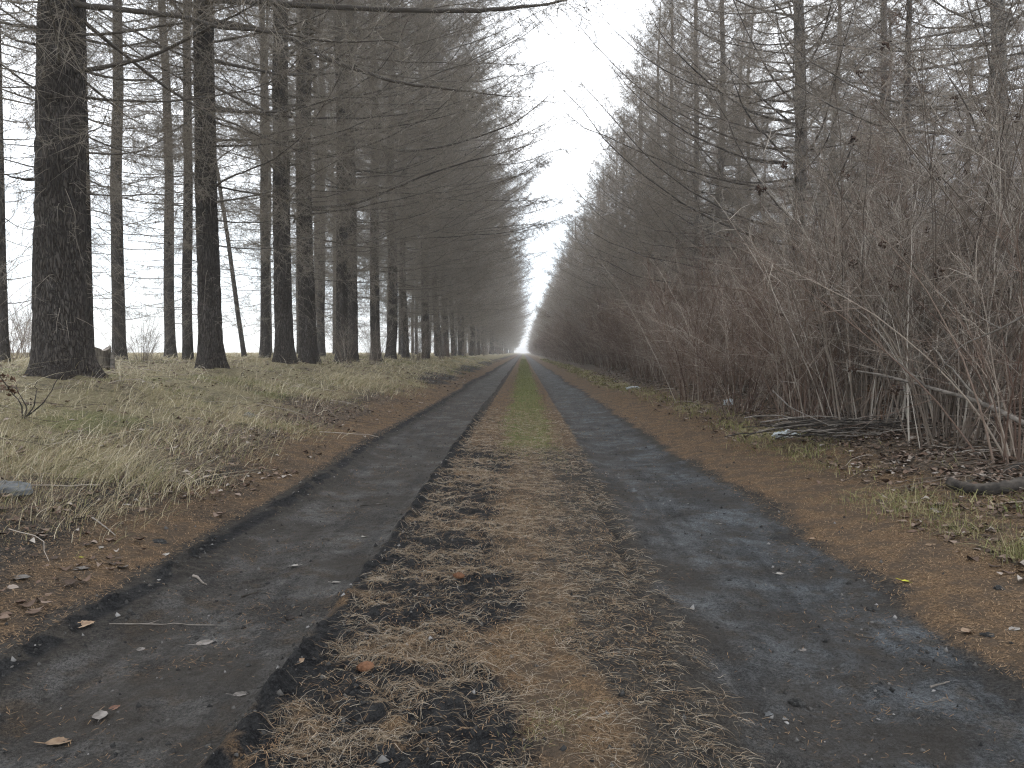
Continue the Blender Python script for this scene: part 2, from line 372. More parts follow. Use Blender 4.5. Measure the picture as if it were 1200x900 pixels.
gx = np.concatenate([-np.geomspace(1500, 31, 24), np.linspace(-30, -8.2, 60), np.linspace(-8, -1.85, 250), np.linspace(-1.7, 1.7, 8),
                     np.linspace(1.85, 6, 170), np.linspace(6.2, 30, 60), np.geomspace(31, 1500, 24)])
gy = np.concatenate([np.linspace(-30, .6, 40), rows(.7, 1500, .02, .0075)])
sheet('ground', gx, gy, 0, M['ground'], lambda X, Y: np.where(np.abs(X) < 1.8, -.12, 0))
tx = np.linspace(-2.0, 2.0, 300); ty = np.concatenate([np.linspace(-30, .9, 40), rows(.92, 700, .012, .0052)])
sheet('dirt_track', tx, ty, .004, M['ground'], lambda X, Y: np.where(np.abs(X) > 1.985, -.03, 0))

# ---------------------------------------------------------------- larches
def interp_poly(P, i, t):
    S = P.shape[1]; u = t * (S - 1); j = np.clip(np.floor(u).astype(int), 0, S - 2); f = (u - j)[:, None]
    return P[i, j] * (1 - f) + P[i, j + 1] * f, nrm(P[i, j + 1] - P[i, j])
def twigs(mb, rng, P, Lp, per_m, l2, droop, r2=.0024, tert=6, knots=True, spread=(45, 85), tmin=.12, Rp=None):
    """secondary twigs, twiglets and spur knots along primary branches P (n,S,3)"""
    cnt = np.maximum(1, (Lp * per_m).astype(int)); i = np.repeat(np.arange(len(P)), cnt); n = len(i)
    t = tmin + (1 - tmin) * rng.rand(n) ** .72
    B, T = interp_poly(P, i, t)
    side = nrm(np.cross(T, np.array([0, 0, 1.]))); sg = np.where(rng.rand(n) < .5, -1, 1)[:, None]
    ang = np.radians(rng.uniform(*spread, n))[:, None]; roll = rng.normal(0, .55, n)[:, None]
    up = np.array([0, 0, 1.])
    D = nrm(T * np.cos(ang) + (side * sg * np.cos(roll) + up * np.sin(roll)) * np.sin(ang))
    Ls = l2 * rng.uniform(.35, 1.15, n) * (1.05 - .35 * t) * np.clip(Lp[i] / 2.5, .5, 1.1)
    S = 5; s = np.linspace(0, 1, S); Q = B[:, None] + D[:, None] * (Ls[:, None] * s)[:, :, None]
    wob = rng.normal(0, .05, (n, S, 3)) * Ls[:, None, None] * s[None, :, None]
    Q = Q + wob
    Q[:, :, 2] -= (droop * rng.uniform(.2, 1.2, n) * Ls)[:, None] * s ** 1.6 - .15 * Ls[:, None] * (s ** 4)
    R = (r2 * (.6 + .6 * Ls[:, None] / l2)) * (1 - .65 * s)[None]
    rt = rng.uniform(.3, .9, n); mb.tubes(Q, R, 3, rt)
    if tert:
        k = np.repeat(np.arange(n), tert); m = len(k); t3 = rng.uniform(.1, 1, m)
        B3, T3 = interp_poly(Q, k, t3)
        D3 = nrm(T3 * .8 + rng.normal(0, .75, (m, 3)) + np.array([0, 0, -.25 * droop])); l3 = rng.uniform(.05, .27, m) * (l2 / .7)
        wdt = nrm(np.cross(D3, rng.normal(0, 1, (m, 3)))) * (r2 * .75)
        mb.tris(B3 - wdt, B3 + wdt, B3 + D3 * l3[:, None], rng.uniform(.4, 1, m))
        wd2 = nrm(np.cross(D3, wdt)) * (r2 * .75); mb.tris(B3 - wd2, B3 + wd2, B3 + D3 * l3[:, None], rng.uniform(.4, 1, m))
    if knots:
        k = np.repeat(np.arange(n), 3); m = len(k)
        B3, T3 = interp_poly(Q, k, rng.uniform(.1, 1, m)); sz = rng.uniform(.004, .009, m)[:, None] * (1 + 1.2 * (rng.rand(m) < .06))[:, None]
        a = nrm(rng.normal(0, 1, (m, 3))); b_ = nrm(np.cross(a, rng.normal(0, 1, (m, 3))))
        mb.tris(B3 + a * sz, B3 - a * sz * .6 + b_ * sz, B3 - a * sz * .6 - b_ * sz, rng.uniform(0, .2, m))
    return Q
def trunk_mesh(name, m, H, r0, seed, hires=False, top=.03, lean=(0, 0)):
    rng = np.random.RandomState(seed)
    if hires: z = np.concatenate([np.linspace(-.25, 7, 420), np.linspace(7.2, H, 60)]); k = 88
    else: z = np.concatenate([np.linspace(-.3, 1, 8), np.linspace(1.3, H, 46)]); k = 14
    th = np.arange(k) * 2 * np.pi / k; Z, T = np.meshgrid(z, th, indexing='ij')
    q = np.clip(Z / H, 0, 1)
    r = r0 * (1 - q) ** .75 * .86 + top + r0 * (.40 if hires else .28) * np.exp(-np.clip(Z, 0, 99) / (.22 if hires else .3)) * (1 + .5 * np.sin(T * 3 + seed) + .4 * np.sin(T * 5 + seed * 2))
    cx = np.cos(T); sy = np.sin(T)
    r = r * (1 + .05 * (vn(cx * 1.5 + seed, Z * .7 + sy * 1.5, 3) - .5) * 2)
    if hires:
        u = T / (2 * np.pi) * 26; u2 = T / (2 * np.pi) * 60
        ww = (fbm(Z * 3, T * 0 + 1.5 + cx, 9, 3) - .5) * 4
        rid = np.abs(np.sin(np.pi * (u + ww * .6 + .8 * (fbm(Z * 4 + cx * 3, sy * 3, 8, 3) - .5) * 3)))
        cut = ss(.0, .5, vn(Z * 9, cx * 4 + sy * 3.3, 19))
        r = r + .011 * (ss(.05, .5, rid) * cut - .5) + .012 * (fbm(Z * 8 + 3 * cx, cx * 9 + sy * 7, 29, 4) - .5)
    px = (vn(z * .22, z * 0, seed) - .5) * .38 + (vn(z * .9, z * 0, seed + 5) - .5) * .035 + lean[0] * z
    py = (vn(z * .22, z * 0 + 9, seed) - .5) * .3 + lean[1] * z
    px -= px[8 if not hires else 14]; py -= py[8 if not hires else 14]
    v = np.stack([cx * r + px[:, None], sy * r + py[:, None], Z], -1)
    idx = np.arange(v.shape[0] * k).reshape(-1, k)
    f = np.stack([idx[:-1], np.roll(idx[:-1], -1, 1), np.roll(idx[1:], -1, 1), idx[1:]], -1).reshape(-1, 4)
    mb = MB(); mb.add(v, f4=f)
    return mb.mesh(name, m), (z, px, py, r0)
def crown_mesh(name, m, seed, H, axis, env, nprim, road, asym, z0, slope, curl, per_m=8, l2=.7, droop=.5, r2=.0024, tert=6, knots=True, whisk=150, rk=.0052):
    rng = np.random.RandomState(seed); z_, px, py, r0 = axis
    q = (np.arange(nprim) + rng.rand(nprim)) / nprim; z = z0 + (H * .985 - z0) * q ** .95
    az = np.arange(nprim) * 2.39996 + rng.normal(0, .4, nprim)
    Lp = np.interp(z, env[0], env[1]) * (1 + asym * np.cos(az - road)) * rng.uniform(.6, 1.12, nprim)
    Lp = np.maximum(Lp, .25)
    S = 14; s = np.linspace(0, 1, S)
    x0 = np.interp(z, z_, px); y0 = np.interp(z, z_, py)
    azs = az[:, None] + (rng.normal(0, .22, nprim))[:, None] * s + .06 * np.cumsum(rng.normal(0, 1, (nprim, S)), 1) * s
    seg = Lp[:, None] / (S - 1)
    hx = np.cumsum(np.cos(azs) * seg, 1); hy = np.cumsum(np.sin(azs) * seg, 1)
    hx -= hx[:, :1]; hy -= hy[:, :1]
    sl = np.interp(z, slope[0], slope[1]) + rng.normal(0, .11, nprim); cu = curl * rng.uniform(.4, 1.4, nprim)
    zz = z[:, None] + Lp[:, None] * (sl[:, None] * s + cu[:, None] * s ** 2.4)
    zz += np.cumsum(rng.normal(0, .010, (nprim, S)), 1) * Lp[:, None] * s
    P = np.stack([x0[:, None] + hx, y0[:, None] + hy, zz], -1)
    rb = np.minimum((.0035 + rk * Lp), .05)
    mb = MB(); mb.tubes(P, rb[:, None] * (1 - .85 * s ** .9)[None], 5, rng.uniform(0, .25, nprim))
    twigs(mb, rng, P, Lp, per_m, l2, droop, r2, tert, knots)
    if whisk:                                            # short dead whiskers straight from the lower trunk
        n = whisk; z = rng.uniform(.6, 8, n); a = rng.rand(n) * 6.283; l = rng.uniform(.15, .9, n)
        rr = r0 * .8 * (1 - z / H)
        B = np.stack([np.interp(z, z_, px) + np.cos(a) * rr, np.interp(z, z_, py) + np.sin(a) * rr, z], -1)
        D = np.stack([np.cos(a), np.sin(a), rng.normal(-.1, .35, n)], -1); s5 = np.linspace(0, 1, 5)
        Q = B[:, None] + D[:, None] * (l[:, None] * s5)[:, :, None] + rng.normal(0, .04, (n, 5, 3)) * (l[:, None] * s5)[:, :, None]
        Q[:, :, 2] -= (l * .5)[:, None] * s5 ** 2
        mb.tubes(Q, .004 * (1 - .7 * s5)[None] * np.ones((n, 1)), 3)
        twigs(mb, rng, Q, l, 9, .25, .4, .0016, 3, False, tmin=.2)
    return mb.mesh(name, m, True)

LEFT_ENV = ([0, 2, 3.2, 5, 8, 13, 17, 20], [.7, 1.4, 2.8, 4.3, 4.8, 4.2, 2.9, .9])
LEFT_SLOPE = ([0, 4, 9, 20], [-.12, -.05, .12, .45])
RIGHT_ENV = ([0, 1.5, 3, 5, 9, 13, 15], [2.4, 3.3, 3.8, 3.5, 2.4, 1.2, .5])
RIGHT_SLOPE = ([0, 4, 9, 15], [-.10, 0, .2, .6])
def kinds(n, sname, H0, dH, r0, tb, cb, bark, tw, env, nprim, road, asym, z0, slope, curl, **kw):
    """near and far build of each kind: the far one has fewer, stouter twigs"""
    A = []; B = []
    for k in range(n):
        H = H0 + k * dH; tm, ax = trunk_mesh('trunk', M[bark], H, r0, tb + k)
        A.append((tm, crown_mesh('crown', M[tw], cb + k, H, ax, env, nprim, road, asym, z0, slope, curl, **kw)))
        if k < 3:
            k2 = dict(kw); k2.update(r2=.0055, tert=9, per_m=kw.get('per_m', 12) * .65, whisk=0)
            B.append((tm, crown_mesh('crown', M[tw], cb + 50 + k, H, ax, env, nprim, road, asym, z0, slope, curl, **k2)))
    return A, B
left_kinds, left_far = kinds(4, 'l', 19, .7, .17, 100, 200, 'bark', 'twig', LEFT_ENV, 190, 0, .40, 1.4, LEFT_SLOPE, .24, per_m=17, l2=.85, tert=12, r2=.0034)
back_kinds, back_far = kinds(3, 'b', 18, 1, .135, 120, 220, 'bark', 'twig', ([0, 2, 4, 9, 14, 18, 20], [1.3, 1.8, 2.4, 2.8, 2.4, 1.1, .3]), 135, 0, .1, 1.0, LEFT_SLOPE, .15, per_m=9, l2=.75, tert=8, r2=.003, whisk=90)
right_kinds, right_far = kinds(4, 'r', 14.6, .6, .11, 140, 240, 'bark_grey', 'twig_grey', RIGHT_ENV, 210, math.pi, .15, .7, RIGHT_SLOPE, .34, per_m=15, l2=.75, tert=12, droop=.15, whisk=60, r2=.0034)
right_near, _n = kinds(3, 'n', 15.2, .6, .14, 145, 245, 'bark_grey', 'twig_grey', RIGHT_ENV, 230, math.pi, .2, .9, RIGHT_SLOPE, .4, per_m=20, l2=.7, tert=12, droop=.1, whisk=30, r2=.0031, rk=.0068)
tm, ax = trunk_mesh('trunk', M['bark_grey'], 8, .09, 160)
rusty = (tm, crown_mesh('crown', M['twig_red'], 260, 8, ax, ([0, 1, 2.5, 5, 8], [1.5, 1.7, 1.6, 1.0, .15]), 190, 0, 0, .4, ([0, 8], [.25, .8]), .25, per_m=20, l2=.5, tert=8, droop=0, whisk=0, r2=.003))
near_kinds = []
for k, (H, r0, seed) in enumerate([(21, .27, 170), (20, .185, 171), (20.5, .205, 172)]):
    tm, ax = trunk_mesh('trunk', M['bark'], H, r0, seed, True)
    cm = crown_mesh('crown', M['twig'], 270 + k, H, ax, LEFT_ENV, 160, 0, .35, 1.9, LEFT_SLOPE, .22, per_m=17, l2=.85, tert=11, whisk=260, r2=.0028)
    near_kinds.append((tm, cm, ax))

def tree(kind, x, y, label, group, rz=0., s=1., sz=None, name='larch_tree', sink=.03):
    o = empty(name, (x, y, hz1(x, y) - sink), label, 'tree', group, rz, (s, s, sz or s))
    link('trunk', kind[0], o); link('crown', kind[1], o)
    return o
rnd = random.Random(5)
GL = 'larches of the left avenue'; GR = 'larches of the right avenue'
# nearest left trees: pixel column, distance
near = {}
spec = [
 (0, 68, 8.3, 1.0, 'thickest dark larch trunk, nearest on the left verge, with flared foot', .1),
 (2, 93, 9.9, .62, 'dark trunk pressed close behind the thickest one, peeking out on its right', 2.0),
 (1, 245, 12.2, .95, 'straight stout dark larch, next in the front row after the thickest trunk', .3),
 (2, 333, 16.0, .92, 'front row larch, left one of a close pair of stout dark trunks', -.3),
 (1, 360, 17.6, 1.05, 'front row larch, right one of a close pair of stout dark trunks', .5),
 (0, 400, 20.6, .62, 'front row larch with a grey twiggy trunk just right of the close pair', .2),
 (1, 413, 22.6, .85, 'front row larch, second stout trunk right of the close pair', -.4),
 (2, 440, 26.0, .8, 'front row larch, third stout trunk right of the close pair', .35)]
for kk, px, d, s, lab, rz in spec:
    x = (px - VX) / F * d
    near[px] = tree(near_kinds[kk], x, d, lab, GL, rz, s, 1.0)
mid = [(137, 20.0, 1.15, 'back row larch with brushwood at its foot, first right of the thickest trunk'),
       (197, 24.0, 1.15, 'straight slim back row larch, second one right of the thickest trunk'),
       (218, 17.5, .78, 'slim larch curving at its foot just left of the stout second front trunk'),
       (310, 26.0, 1.1, 'slim back row larch between the stout second trunk and the close pair'),
       (0, 14.0, .5, 'thin larch trunk cut by the left edge of the picture'),
       (376, 33.0, 1.1, 'slender back row larch glimpsed just right of the close pair'),
       (350, 38.0, .9, 'slender back row larch glimpsed between the two trunks of the close pair')]
for i, (px, d, s, lab) in enumerate(mid):
    tree(back_kinds[i % 3], (px - VX) / F * d, d, lab, GL, rnd.uniform(-.5, .5), s, 1.0)
lean = tree(back_kinds[1], (285 - VX) / F * 30, 30, 'thin pale larch leaning to the left behind the front row', GL, .4, .65, .8)
lean.rotation_euler = (0, math.radians(-7.5), .0)
FARL = 'far left larches merging into grey mass'; MIDL = 'left larches of the middle distance'
def row(x0, y, step0, grow, y1, kinds_, jit, s0, rz, lab, farlab, g1, g2, split=55, sz=1.0):
    while y < y1:
        x = x0 + rnd.uniform(-jit, jit); f = y > split
        tree(rnd.choice(kinds_[y > 42]), x, y, farlab if f else lab, g2 if f else g1, rz + rnd.uniform(-.5, .5), s0 * rnd.uniform(.85, 1.15), sz * rnd.uniform(.92, 1.06))
        y += (step0 + grow * y) * rnd.uniform(.8, 1.2)
lm = 'bare dark larch among many overlapping trunks in the left middle distance'
lf = 'distant bare larch in the grey twiggy mass left of the track end'
row(-5.0, 29.5, 3.4, .022, 420, (left_kinds, left_far), .3, 1, 0, lm, lf, MIDL, FARL)
row(-8.6, 30, 4.5, .035, 300, (back_kinds, back_far), .6, 1, 0, lm, lf, MIDL, FARL)
row(-12.2, 36, 5, .04, 300, (back_kinds, back_far), .8, 1, 0, lm, lf, MIDL, FARL)
for x, y in [(-5.2, 3.2), (-5.1, -1.5)]:
    tree(left_kinds[1], x, y, 'larch beside the viewer at left, only overhanging branches in view', GL, .2, 1.1)

# right side larches
for i, (px, d, X, s, lab) in enumerate([
        (925, 17.5, None, 1.12, 'tall bare larch with clear grey trunk above the thicket, left of rusty young larch'),
        (838, 24.0, None, .85, 'slim bare larch, right one of two trunks left of the clear grey trunk'),
        (816, 27.0, None, .8, 'slim bare larch, left one of two trunks left of the clear grey trunk'),
        (782, 32.0, None, .9, 'slender bare larch, right one of the second close pair above the thicket'),
        (767, 36.0, None, .9, 'slender bare larch, left one of the second close pair above the thicket'),
        (1170, 13.0, None, .95, 'grey larch trunk rising behind tall shrubs near the right edge')]):
    near[px] = tree(right_near[i % 3], (px - VX) / F * d, d, lab, GR, rnd.uniform(-.6, .6), s, 1.05)
tree(rusty, (1045 - VX) / F * 14.5, 14.5, 'young dense larch with rusty brown twigs, pointed top, between two grey trunks', GR, .3, 1.05, .92, name='young_larch')
tree(rusty, (1120 - VX) / F * 19, 19, 'rusty brown young larch behind and right of the pointed young larch', GR, 1.3, 1.0, .95, name='young_larch')
tree(rusty, (1190 - VX) / F * 17, 17, 'rusty young tree at the right edge behind the grey trunk', GR, 2.3, .9, 1.0, name='young_larch')
rm = 'bare conical larch behind the thicket on the right, in the middle distance'
rf = 'distant bare larch fading towards the track end on the right'
row(6.1, 40, 3.4, .022, 420, (right_kinds, right_far), .35, 1, 0, rm, rf, 'right larches of the middle distance', 'far right larches', 60)
row(9.8, 21, 4.5, .035, 300, (right_kinds, right_far), .8, 1, 0, rm, rf, 'right larches of the middle distance', 'far right larches', 60)
row(13.8, 23, 6, .04, 200, (right_kinds, right_far), 1.0, 1, 0, rm, rf, 'right larches of the middle distance', 'far right larches', 60, .9)

# named big limbs crossing the picture, each a part of its tree
def limb(o, pts, r0, seed, l2=.75, per_m=15, mt='twig', r1=None):
    """pts: (pixel x, pixel y, distance); curve through them"""
    Q = np.array([pix(*p) for p in pts]); n = 40; u = np.linspace(0, len(Q) - 1, n)
    P = np.stack([np.interp(u, np.arange(len(Q)), Q[:, c]) for c in range(3)], -1)
    for _ in range(6): P[1:-1] = .25 * P[:-2] + .5 * P[1:-1] + .25 * P[2:]
    rng = np.random.RandomState(seed)
    P[1:-1] += np.cumsum(rng.normal(0, .004, (n - 2, 3)), 0)
    r0 = r0 * 1.25; Lp = np.linalg.norm(np.diff(P, axis=0), axis=1).sum()
    mb = MB(); r1 = r1 or r0 * .09
    R = (r0 + (r1 - r0) * np.linspace(0, 1, n) ** .8) * (1 + .07 * rng.randn(n))
    inv = o.matrix_basis.inverted()
    P = np.array([tuple(inv @ __import__('mathutils').Vector(p)) for p in P])
    mb.tubes(P[None], R[None], 8, np.array([.05])); twigs(mb, rng, P[None], np.array([Lp]), per_m, l2, .5, .0026, 9, True)
    link('limb', mb.mesh('limb', M[mt]), o)
bpy.context.view_layer.update()
limb(near[68], [(70, 84, 8.3), (110, 82, 8.2), (180, 70, 8.0), (240, 42, 7.7), (300, 15, 7.4), (350, -30, 7.1)], .026, 1)
limb(near[68], [(90, 8, 8.3), (140, 16, 8.1), (220, 22, 7.8), (255, 36, 7.6), (330, 42, 7.2), (400, 60, 6.9), (470, 55, 6.5)], .03, 2)
limb(near[68], [(60, 38, 8.3), (0, 28, 8.5), (-80, 20, 8.6)], .018, 3)
limb(near[68], [(40, 210, 8.3), (20, 208, 8.0), (-30, 196, 7.6)], .016, 4)
limb(near[68], [(45, 55, 8.3), (20, 48, 8.6), (-60, 0, 9)], .014, 31)
limb(near[245], [(248, 6, 12.2), (330, 12, 11.0), (430, 18, 9.8), (520, 22, 8.9), (600, 18, 8.2), (650, 13, 7.8), (692, 1, 7.4)], .045, 5, .75)
limb(near[245], [(250, 30, 12.2), (330, 45, 11.2), (390, 78, 10.3), (460, 102, 9.6), (540, 112, 9.0), (600, 118, 8.6)], .04, 6, .75)
limb(near[245], [(252, 132, 12.2), (300, 136, 11.6), (350, 134, 11.0), (400, 120, 10.4), (440, 122, 10)], .022, 7)
limb(near[245], [(252, 166, 12.2), (290, 168, 11.7), (330, 160, 11.1), (380, 148, 10.5)], .02, 8)
limb(near[245], [(250, 220, 12.2), (280, 205, 11.8), (320, 188, 11.3), (350, 165, 11.0), (372, 140, 10.8)], .016, 9)
limb(near[245], [(240, 235, 12.2), (223, 200, 12.0), (215, 165, 11.9), (208, 140, 11.9)], .013, 10, .4)
limb(near[333], [(338, 180, 16), (380, 170, 15), (420, 155, 14), (480, 150, 13), (560, 135, 12)], .03, 11)
limb(near[360], [(365, 245, 17.6), (420, 240, 16.5), (480, 215, 15.3), (540, 195, 14.3), (600, 180, 13.5), (640, 165, 13)], .03, 12)
limb(near[413], [(415, 165, 22.6), (470, 180, 20), (520, 175, 18), (600, 150, 16), (650, 110, 15)], .04, 13)
limb(near[1170], [(1168, 27, 13), (1140, 38, 12.6), (1090, 48, 12.2), (1040, 58, 11.8), (985, 66, 11.4)], .03, 41, mt='twig_grey')
limb(near[1170], [(1168, 30, 13), (1130, 58, 12.5), (1090, 72, 12.1), (1050, 82, 11.8)], .024, 42, mt='twig_grey')
limb(near[1170], [(1168, 58, 13), (1120, 62, 12.6), (1060, 64, 12.3)], .02, 43, mt='twig_grey')
limb(near[1170], [(1168, 105, 13), (1130, 120, 12.4), (1090, 140, 11.9), (1040, 158, 11.5), (1000, 160, 11.2)], .028, 44, mt='twig_grey')
limb(near[925], [(925, 150, 17.5), (880, 138, 16.5), (830, 105, 15.5), (780, 60, 14.8), (755, 20, 14.4)], .026, 45, mt='twig_grey')
limb(near[925], [(925, 195, 17.5), (870, 190, 16.6), (810, 165, 15.7), (750, 125, 15), (710, 80, 14.6)], .026, 46, mt='twig_grey')
limb(near[333], [(345, 262, 16), (352, 240, 15.8), (372, 215, 15.6), (392, 190, 15.5)], .018, 32, .4)
bpy.context.view_layer.update()

# ---------------------------------------------------------------- thicket on the right
def shrub_mesh(seed, H, W, n, m, reach=.5, sub=10, thick=.009, arch=.35):
    rng = np.random.RandomState(seed); S = 12; s = np.linspace(0, 1, S)
    a = rng.rand(n) * 6.283; rb = rng.rand(n) ** .6 * W * .28
    L_ = H * rng.uniform(.4, .98, n); le = rng.uniform(.05, reach, n)
    B = np.stack([np.cos(a) * rb, np.sin(a) * rb, np.full(n, -.05)], -1)
    az = a + rng.normal(0, .7, n)
    D = np.stack([np.cos(az) * le, np.sin(az) * le, np.ones(n)], -1); D = nrm(D)
    P = B[:, None] + D[:, None] * (L_[:, None] * s)[:, :, None]
    out = np.stack([np.cos(az), np.sin(az)], -1) * (L_ * arch * rng.uniform(-.2, 1.2, n))[:, None]
    P[:, :, :2] += out[:, None] * (s ** 2.2)[None, :, None]; P[:, :, 2] -= (np.abs(arch) * L_ * rng.uniform(0, .45, n))[:, None] * s ** 2.5
    P += np.cumsum(np.cumsum(rng.normal(0, .011, (n, S, 3)), 1), 1) * .6 * s[None, :, None] * H / 2.5 + np.cumsum(rng.normal(0, .014, (n, S, 3)), 1) * s[None, :, None] * H / 2.5
    R = (thick * rng.uniform(.45, 1.35, n))[:, None] * (1 - .8 * s)
    mb = MB(); rv = rng.rand(n); mb.tubes(P, R, 5, rv)
    i = np.repeat(np.arange(n), sub); k = len(i); t = rng.uniform(.22, 1, k)
    Bq, T = interp_poly(P, i, t); d = nrm(T + rng.normal(0, .68, (k, 3)) + np.array([0, 0, .15])); l = rng.uniform(.2, .95, k) * H / 3 * (1.2 - .6 * t)
    s6 = np.linspace(0, 1, 6); Q = Bq[:, None] + d[:, None] * (l[:, None] * s6)[:, :, None]
    Q += np.cumsum(rng.normal(0, .025, (k, 6, 3)), 1) * (l[:, None] * s6)[:, :, None]
    rq = np.clip(rv[i] + rng.normal(0, .2, k), 0, 1); mb.tubes(Q, (.0030 * (1 - .6 * s6))[None] * rng.uniform(.7, 1.3, k)[:, None], 3, rq)
    j = np.repeat(np.arange(k), 5); q = len(j); B3, T3 = interp_poly(Q, j, rng.uniform(.15, 1, q))
    d3 = nrm(T3 + rng.normal(0, .6, (q, 3))); l3 = rng.uniform(.06, .35, q); s4 = np.linspace(0, 1, 3)
    Q3 = B3[:, None] + d3[:, None] * (l3[:, None] * s4)[:, :, None]; Q3 += rng.normal(0, .03, Q3.shape) * l3[:, None, None] * s4[None, :, None]
    mb.tubes(Q3, (.0016 * (1 - .5 * s4))[None] * np.ones((q, 1)), 3, np.clip(rq[j] + rng.normal(0, .15, q), 0, 1))
    tips = Q[:, -1]
    return mb.mesh('stems', m), P, Q
def leaf_verts(rng, C, size, up=None, curl=.35):
    """leaf shaped 3x5 patches; returns verts (n,15,3) and quads"""
    n = len(C); yaw = rng.rand(n) * 6.283; v = np.linspace(0, 1, 5); wdt = np.array([.04, .30, .38, .22, .02]); u = np.array([-1, 0, 1.])
    lx = (v[:, None] - .5) * np.ones(3); ly = wdt[:, None] * u
    cu = rng.uniform(-curl, curl * 1.6, n); be = rng.uniform(-curl, curl * 1.3, n)
    lz = cu[:, None, None] * (ly ** 2 * 2.2)[None] + be[:, None, None] * (lx ** 2)[None] * 1.4
    tx_ = rng.normal(0, .16, n); ty_ = rng.normal(0, .16, n)
    X = lx[None] * np.ones((n, 1, 1)); Y = ly[None] * rng.uniform(.75, 1.3, n)[:, None, None]
    Z = lz + tx_[:, None, None] * X * .6 + ty_[:, None, None] * Y
    c, s_ = np.cos(yaw)[:, None, None], np.sin(yaw)[:, None, None]
    V = np.stack([X * c - Y * s_, X * s_ + Y * c, Z], -1) * size[:, None, None, None] + C[:, None, None]
    g = np.arange(15).reshape(5, 3); f = np.stack([g[:-1, :-1], g[:-1, 1:], g[1:, 1:], g[1:, :-1]], -1).reshape(-1, 4)
    fa = (f[None] + (np.arange(n) * 15)[:, None, None]).reshape(-1, 4)
    return V.reshape(n, 15, 3), fa
def blobs(mb, rng, C, size):
    """small knobbly clusters: octahedra with jitter"""
    o = np.array([[1, 0, 0], [-1, 0, 0], [0, 1, 0], [0, -1, 0], [0, 0, 1], [0, 0, -1.]]); f = np.array([[0, 2, 4], [2, 1, 4], [1, 3, 4], [3, 0, 4], [2, 0, 5], [1, 2, 5], [3, 1, 5], [0, 3, 5]])
    n = len(C); V = C[:, None] + (o[None] * rng.uniform(.5, 1.3, (n, 6, 1)) + rng.normal(0, .2, (n, 6, 3))) * size[:, None, None]
    mb.add(V, f3=(f[None] + (np.arange(n) * 6)[:, None, None]).reshape(-1, 3), r=np.repeat(rng.rand(n), 6))
shrubs = []
for k in range(4): shrubs.append((shrub_mesh(300 + k, 3.0, 1.1, 46, M['shrub_red'], .45, 9)[0], None))
for k in range(3):
    me, P, Q = shrub_mesh(310 + k, 3.5, 1.2, 38, M['shrub_grey'], .42, 10, .0085, .25)
    rng = np.random.RandomState(k); mb = MB(); pick = rng.permutation(len(Q))[:13]
    hs = []
    for p in pick:
        mb = MB(); C = Q[p, -1] + rng.normal(0, .02, (12, 3)); blobs(mb, rng, C, rng.uniform(.010, .019, 12)); hs.append(mb.mesh('seed_head', M['seed'], False))
    shrubs.append((me, hs))
for k in range(2):
    me, P, Q = shrub_mesh(320 + k, 2.3, 1.0, 36, M['shrub_red'], .6, 10, .008, .5)
    rng = np.random.RandomState(k + 50); mb = MB(); pick = rng.randint(0, len(Q), 40)
    C = Q[pick, 3]; V, f = leaf_verts(rng, C, rng.uniform(.02, .045, 40), curl=.9); mb.add(V, f4=f, r=np.repeat(rng.rand(40), 15))
    shrubs.append((me, mb.mesh('withered_leaves', M['dryleaf'])))
def shrub(k, x, y, label, group, rz, s, sz=None, name='bare_shrub'):
    o = empty(name, (x, y, hz1(x, y) - .02), label, 'shrub', group, rz, (s, s, sz or s))
    link('stems', shrubs[k][0], o)
    if shrubs[k][1] and y < 30:
        if k < 7:
            if y < 14:
                for h in shrubs[k][1]: link('seed_head', h, o)
        else: link('withered_leaves', shrubs[k][1], o)
    return o
GS = 'bare shrubs of the thicket on the right'
def px_shrub(k, px, py, label, s, sz=None, rz=0.):
    x, y, z = gpix(px, py); return shrub(k, x, y, label, GS, rz, s, sz)
px_shrub(4, 1112, 520, 'grey many-stemmed shrub with dense dark foot, nearest at the thicket edge', .85, .9, 1)
px_shrub(5, 1010, 503, 'bare shrub rising right behind the pile of grey sticks', .85, .95, 2)
px_shrub(0, 940, 492, 'reddish shrub standing just left of the pile of grey sticks', .8, .85, 3)
px_shrub(7, 868, 484, 'reddish low shrub directly behind the small white scrap at the thicket edge', .9, .9, 4)
px_shrub(8, 1190, 540, 'sparse shrub cut by the right picture edge beside the fallen bough', .8, .85, 5)
px_shrub(1, 815, 470, 'reddish arching shrub leaning over the verge, left of the small white scrap', .9, .9, .6)
ls = 'bare brown shrub, one of many tangled in the thicket right of track'
lsf = 'distant reddish bare shrub in the brown band along the far right verge'
rs = random.Random(11)
for x0, y, st, gr, y1, s0 in [(3.45, 6.6, .75, .022, 300, .82), (4.3, 5.2, .85, .03, 300, .95), (5.3, 5.6, .95, .035, 260, 1.08), (6.6, 8.5, 1.4, .05, 200, 1.15), (8.2, 11, 2.2, .06, 160, 1.2)]:
    while y < y1:
        k = rs.choice([0, 1, 7, 8, 7, 8, 4, 5] if (x0 < 4 and y < 13) else [0, 1, 2, 3, 7, 8, 0, 1, 2, 3] if (y > 11 or x0 < 4) else [4, 5, 6, 4, 5, 6, 0, 1, 2])
        if x0 > 6 and y < 30: k = rs.choice([4, 5, 6, 2])
        g = 1 + min(.42, max(0, (y - 11) * .018))
        far = y > 45
        shrub(k, x0 + rs.uniform(-.3, .3) + min(.25, .002 * y), y + rs.uniform(-.3, .3), lsf if far else ls, 'distant right-hand shrubs' if far else 'tangled shrubs of the near thicket',
              rs.uniform(0, 6.28), s0 * g * rs.uniform(.85, 1.12) * (1.25 if far else 1), s0 * g * rs.uniform(.8, 1.12) * (1.0 if far else .97))
        y += (st + gr * y) * rs.uniform(.75, 1.25)
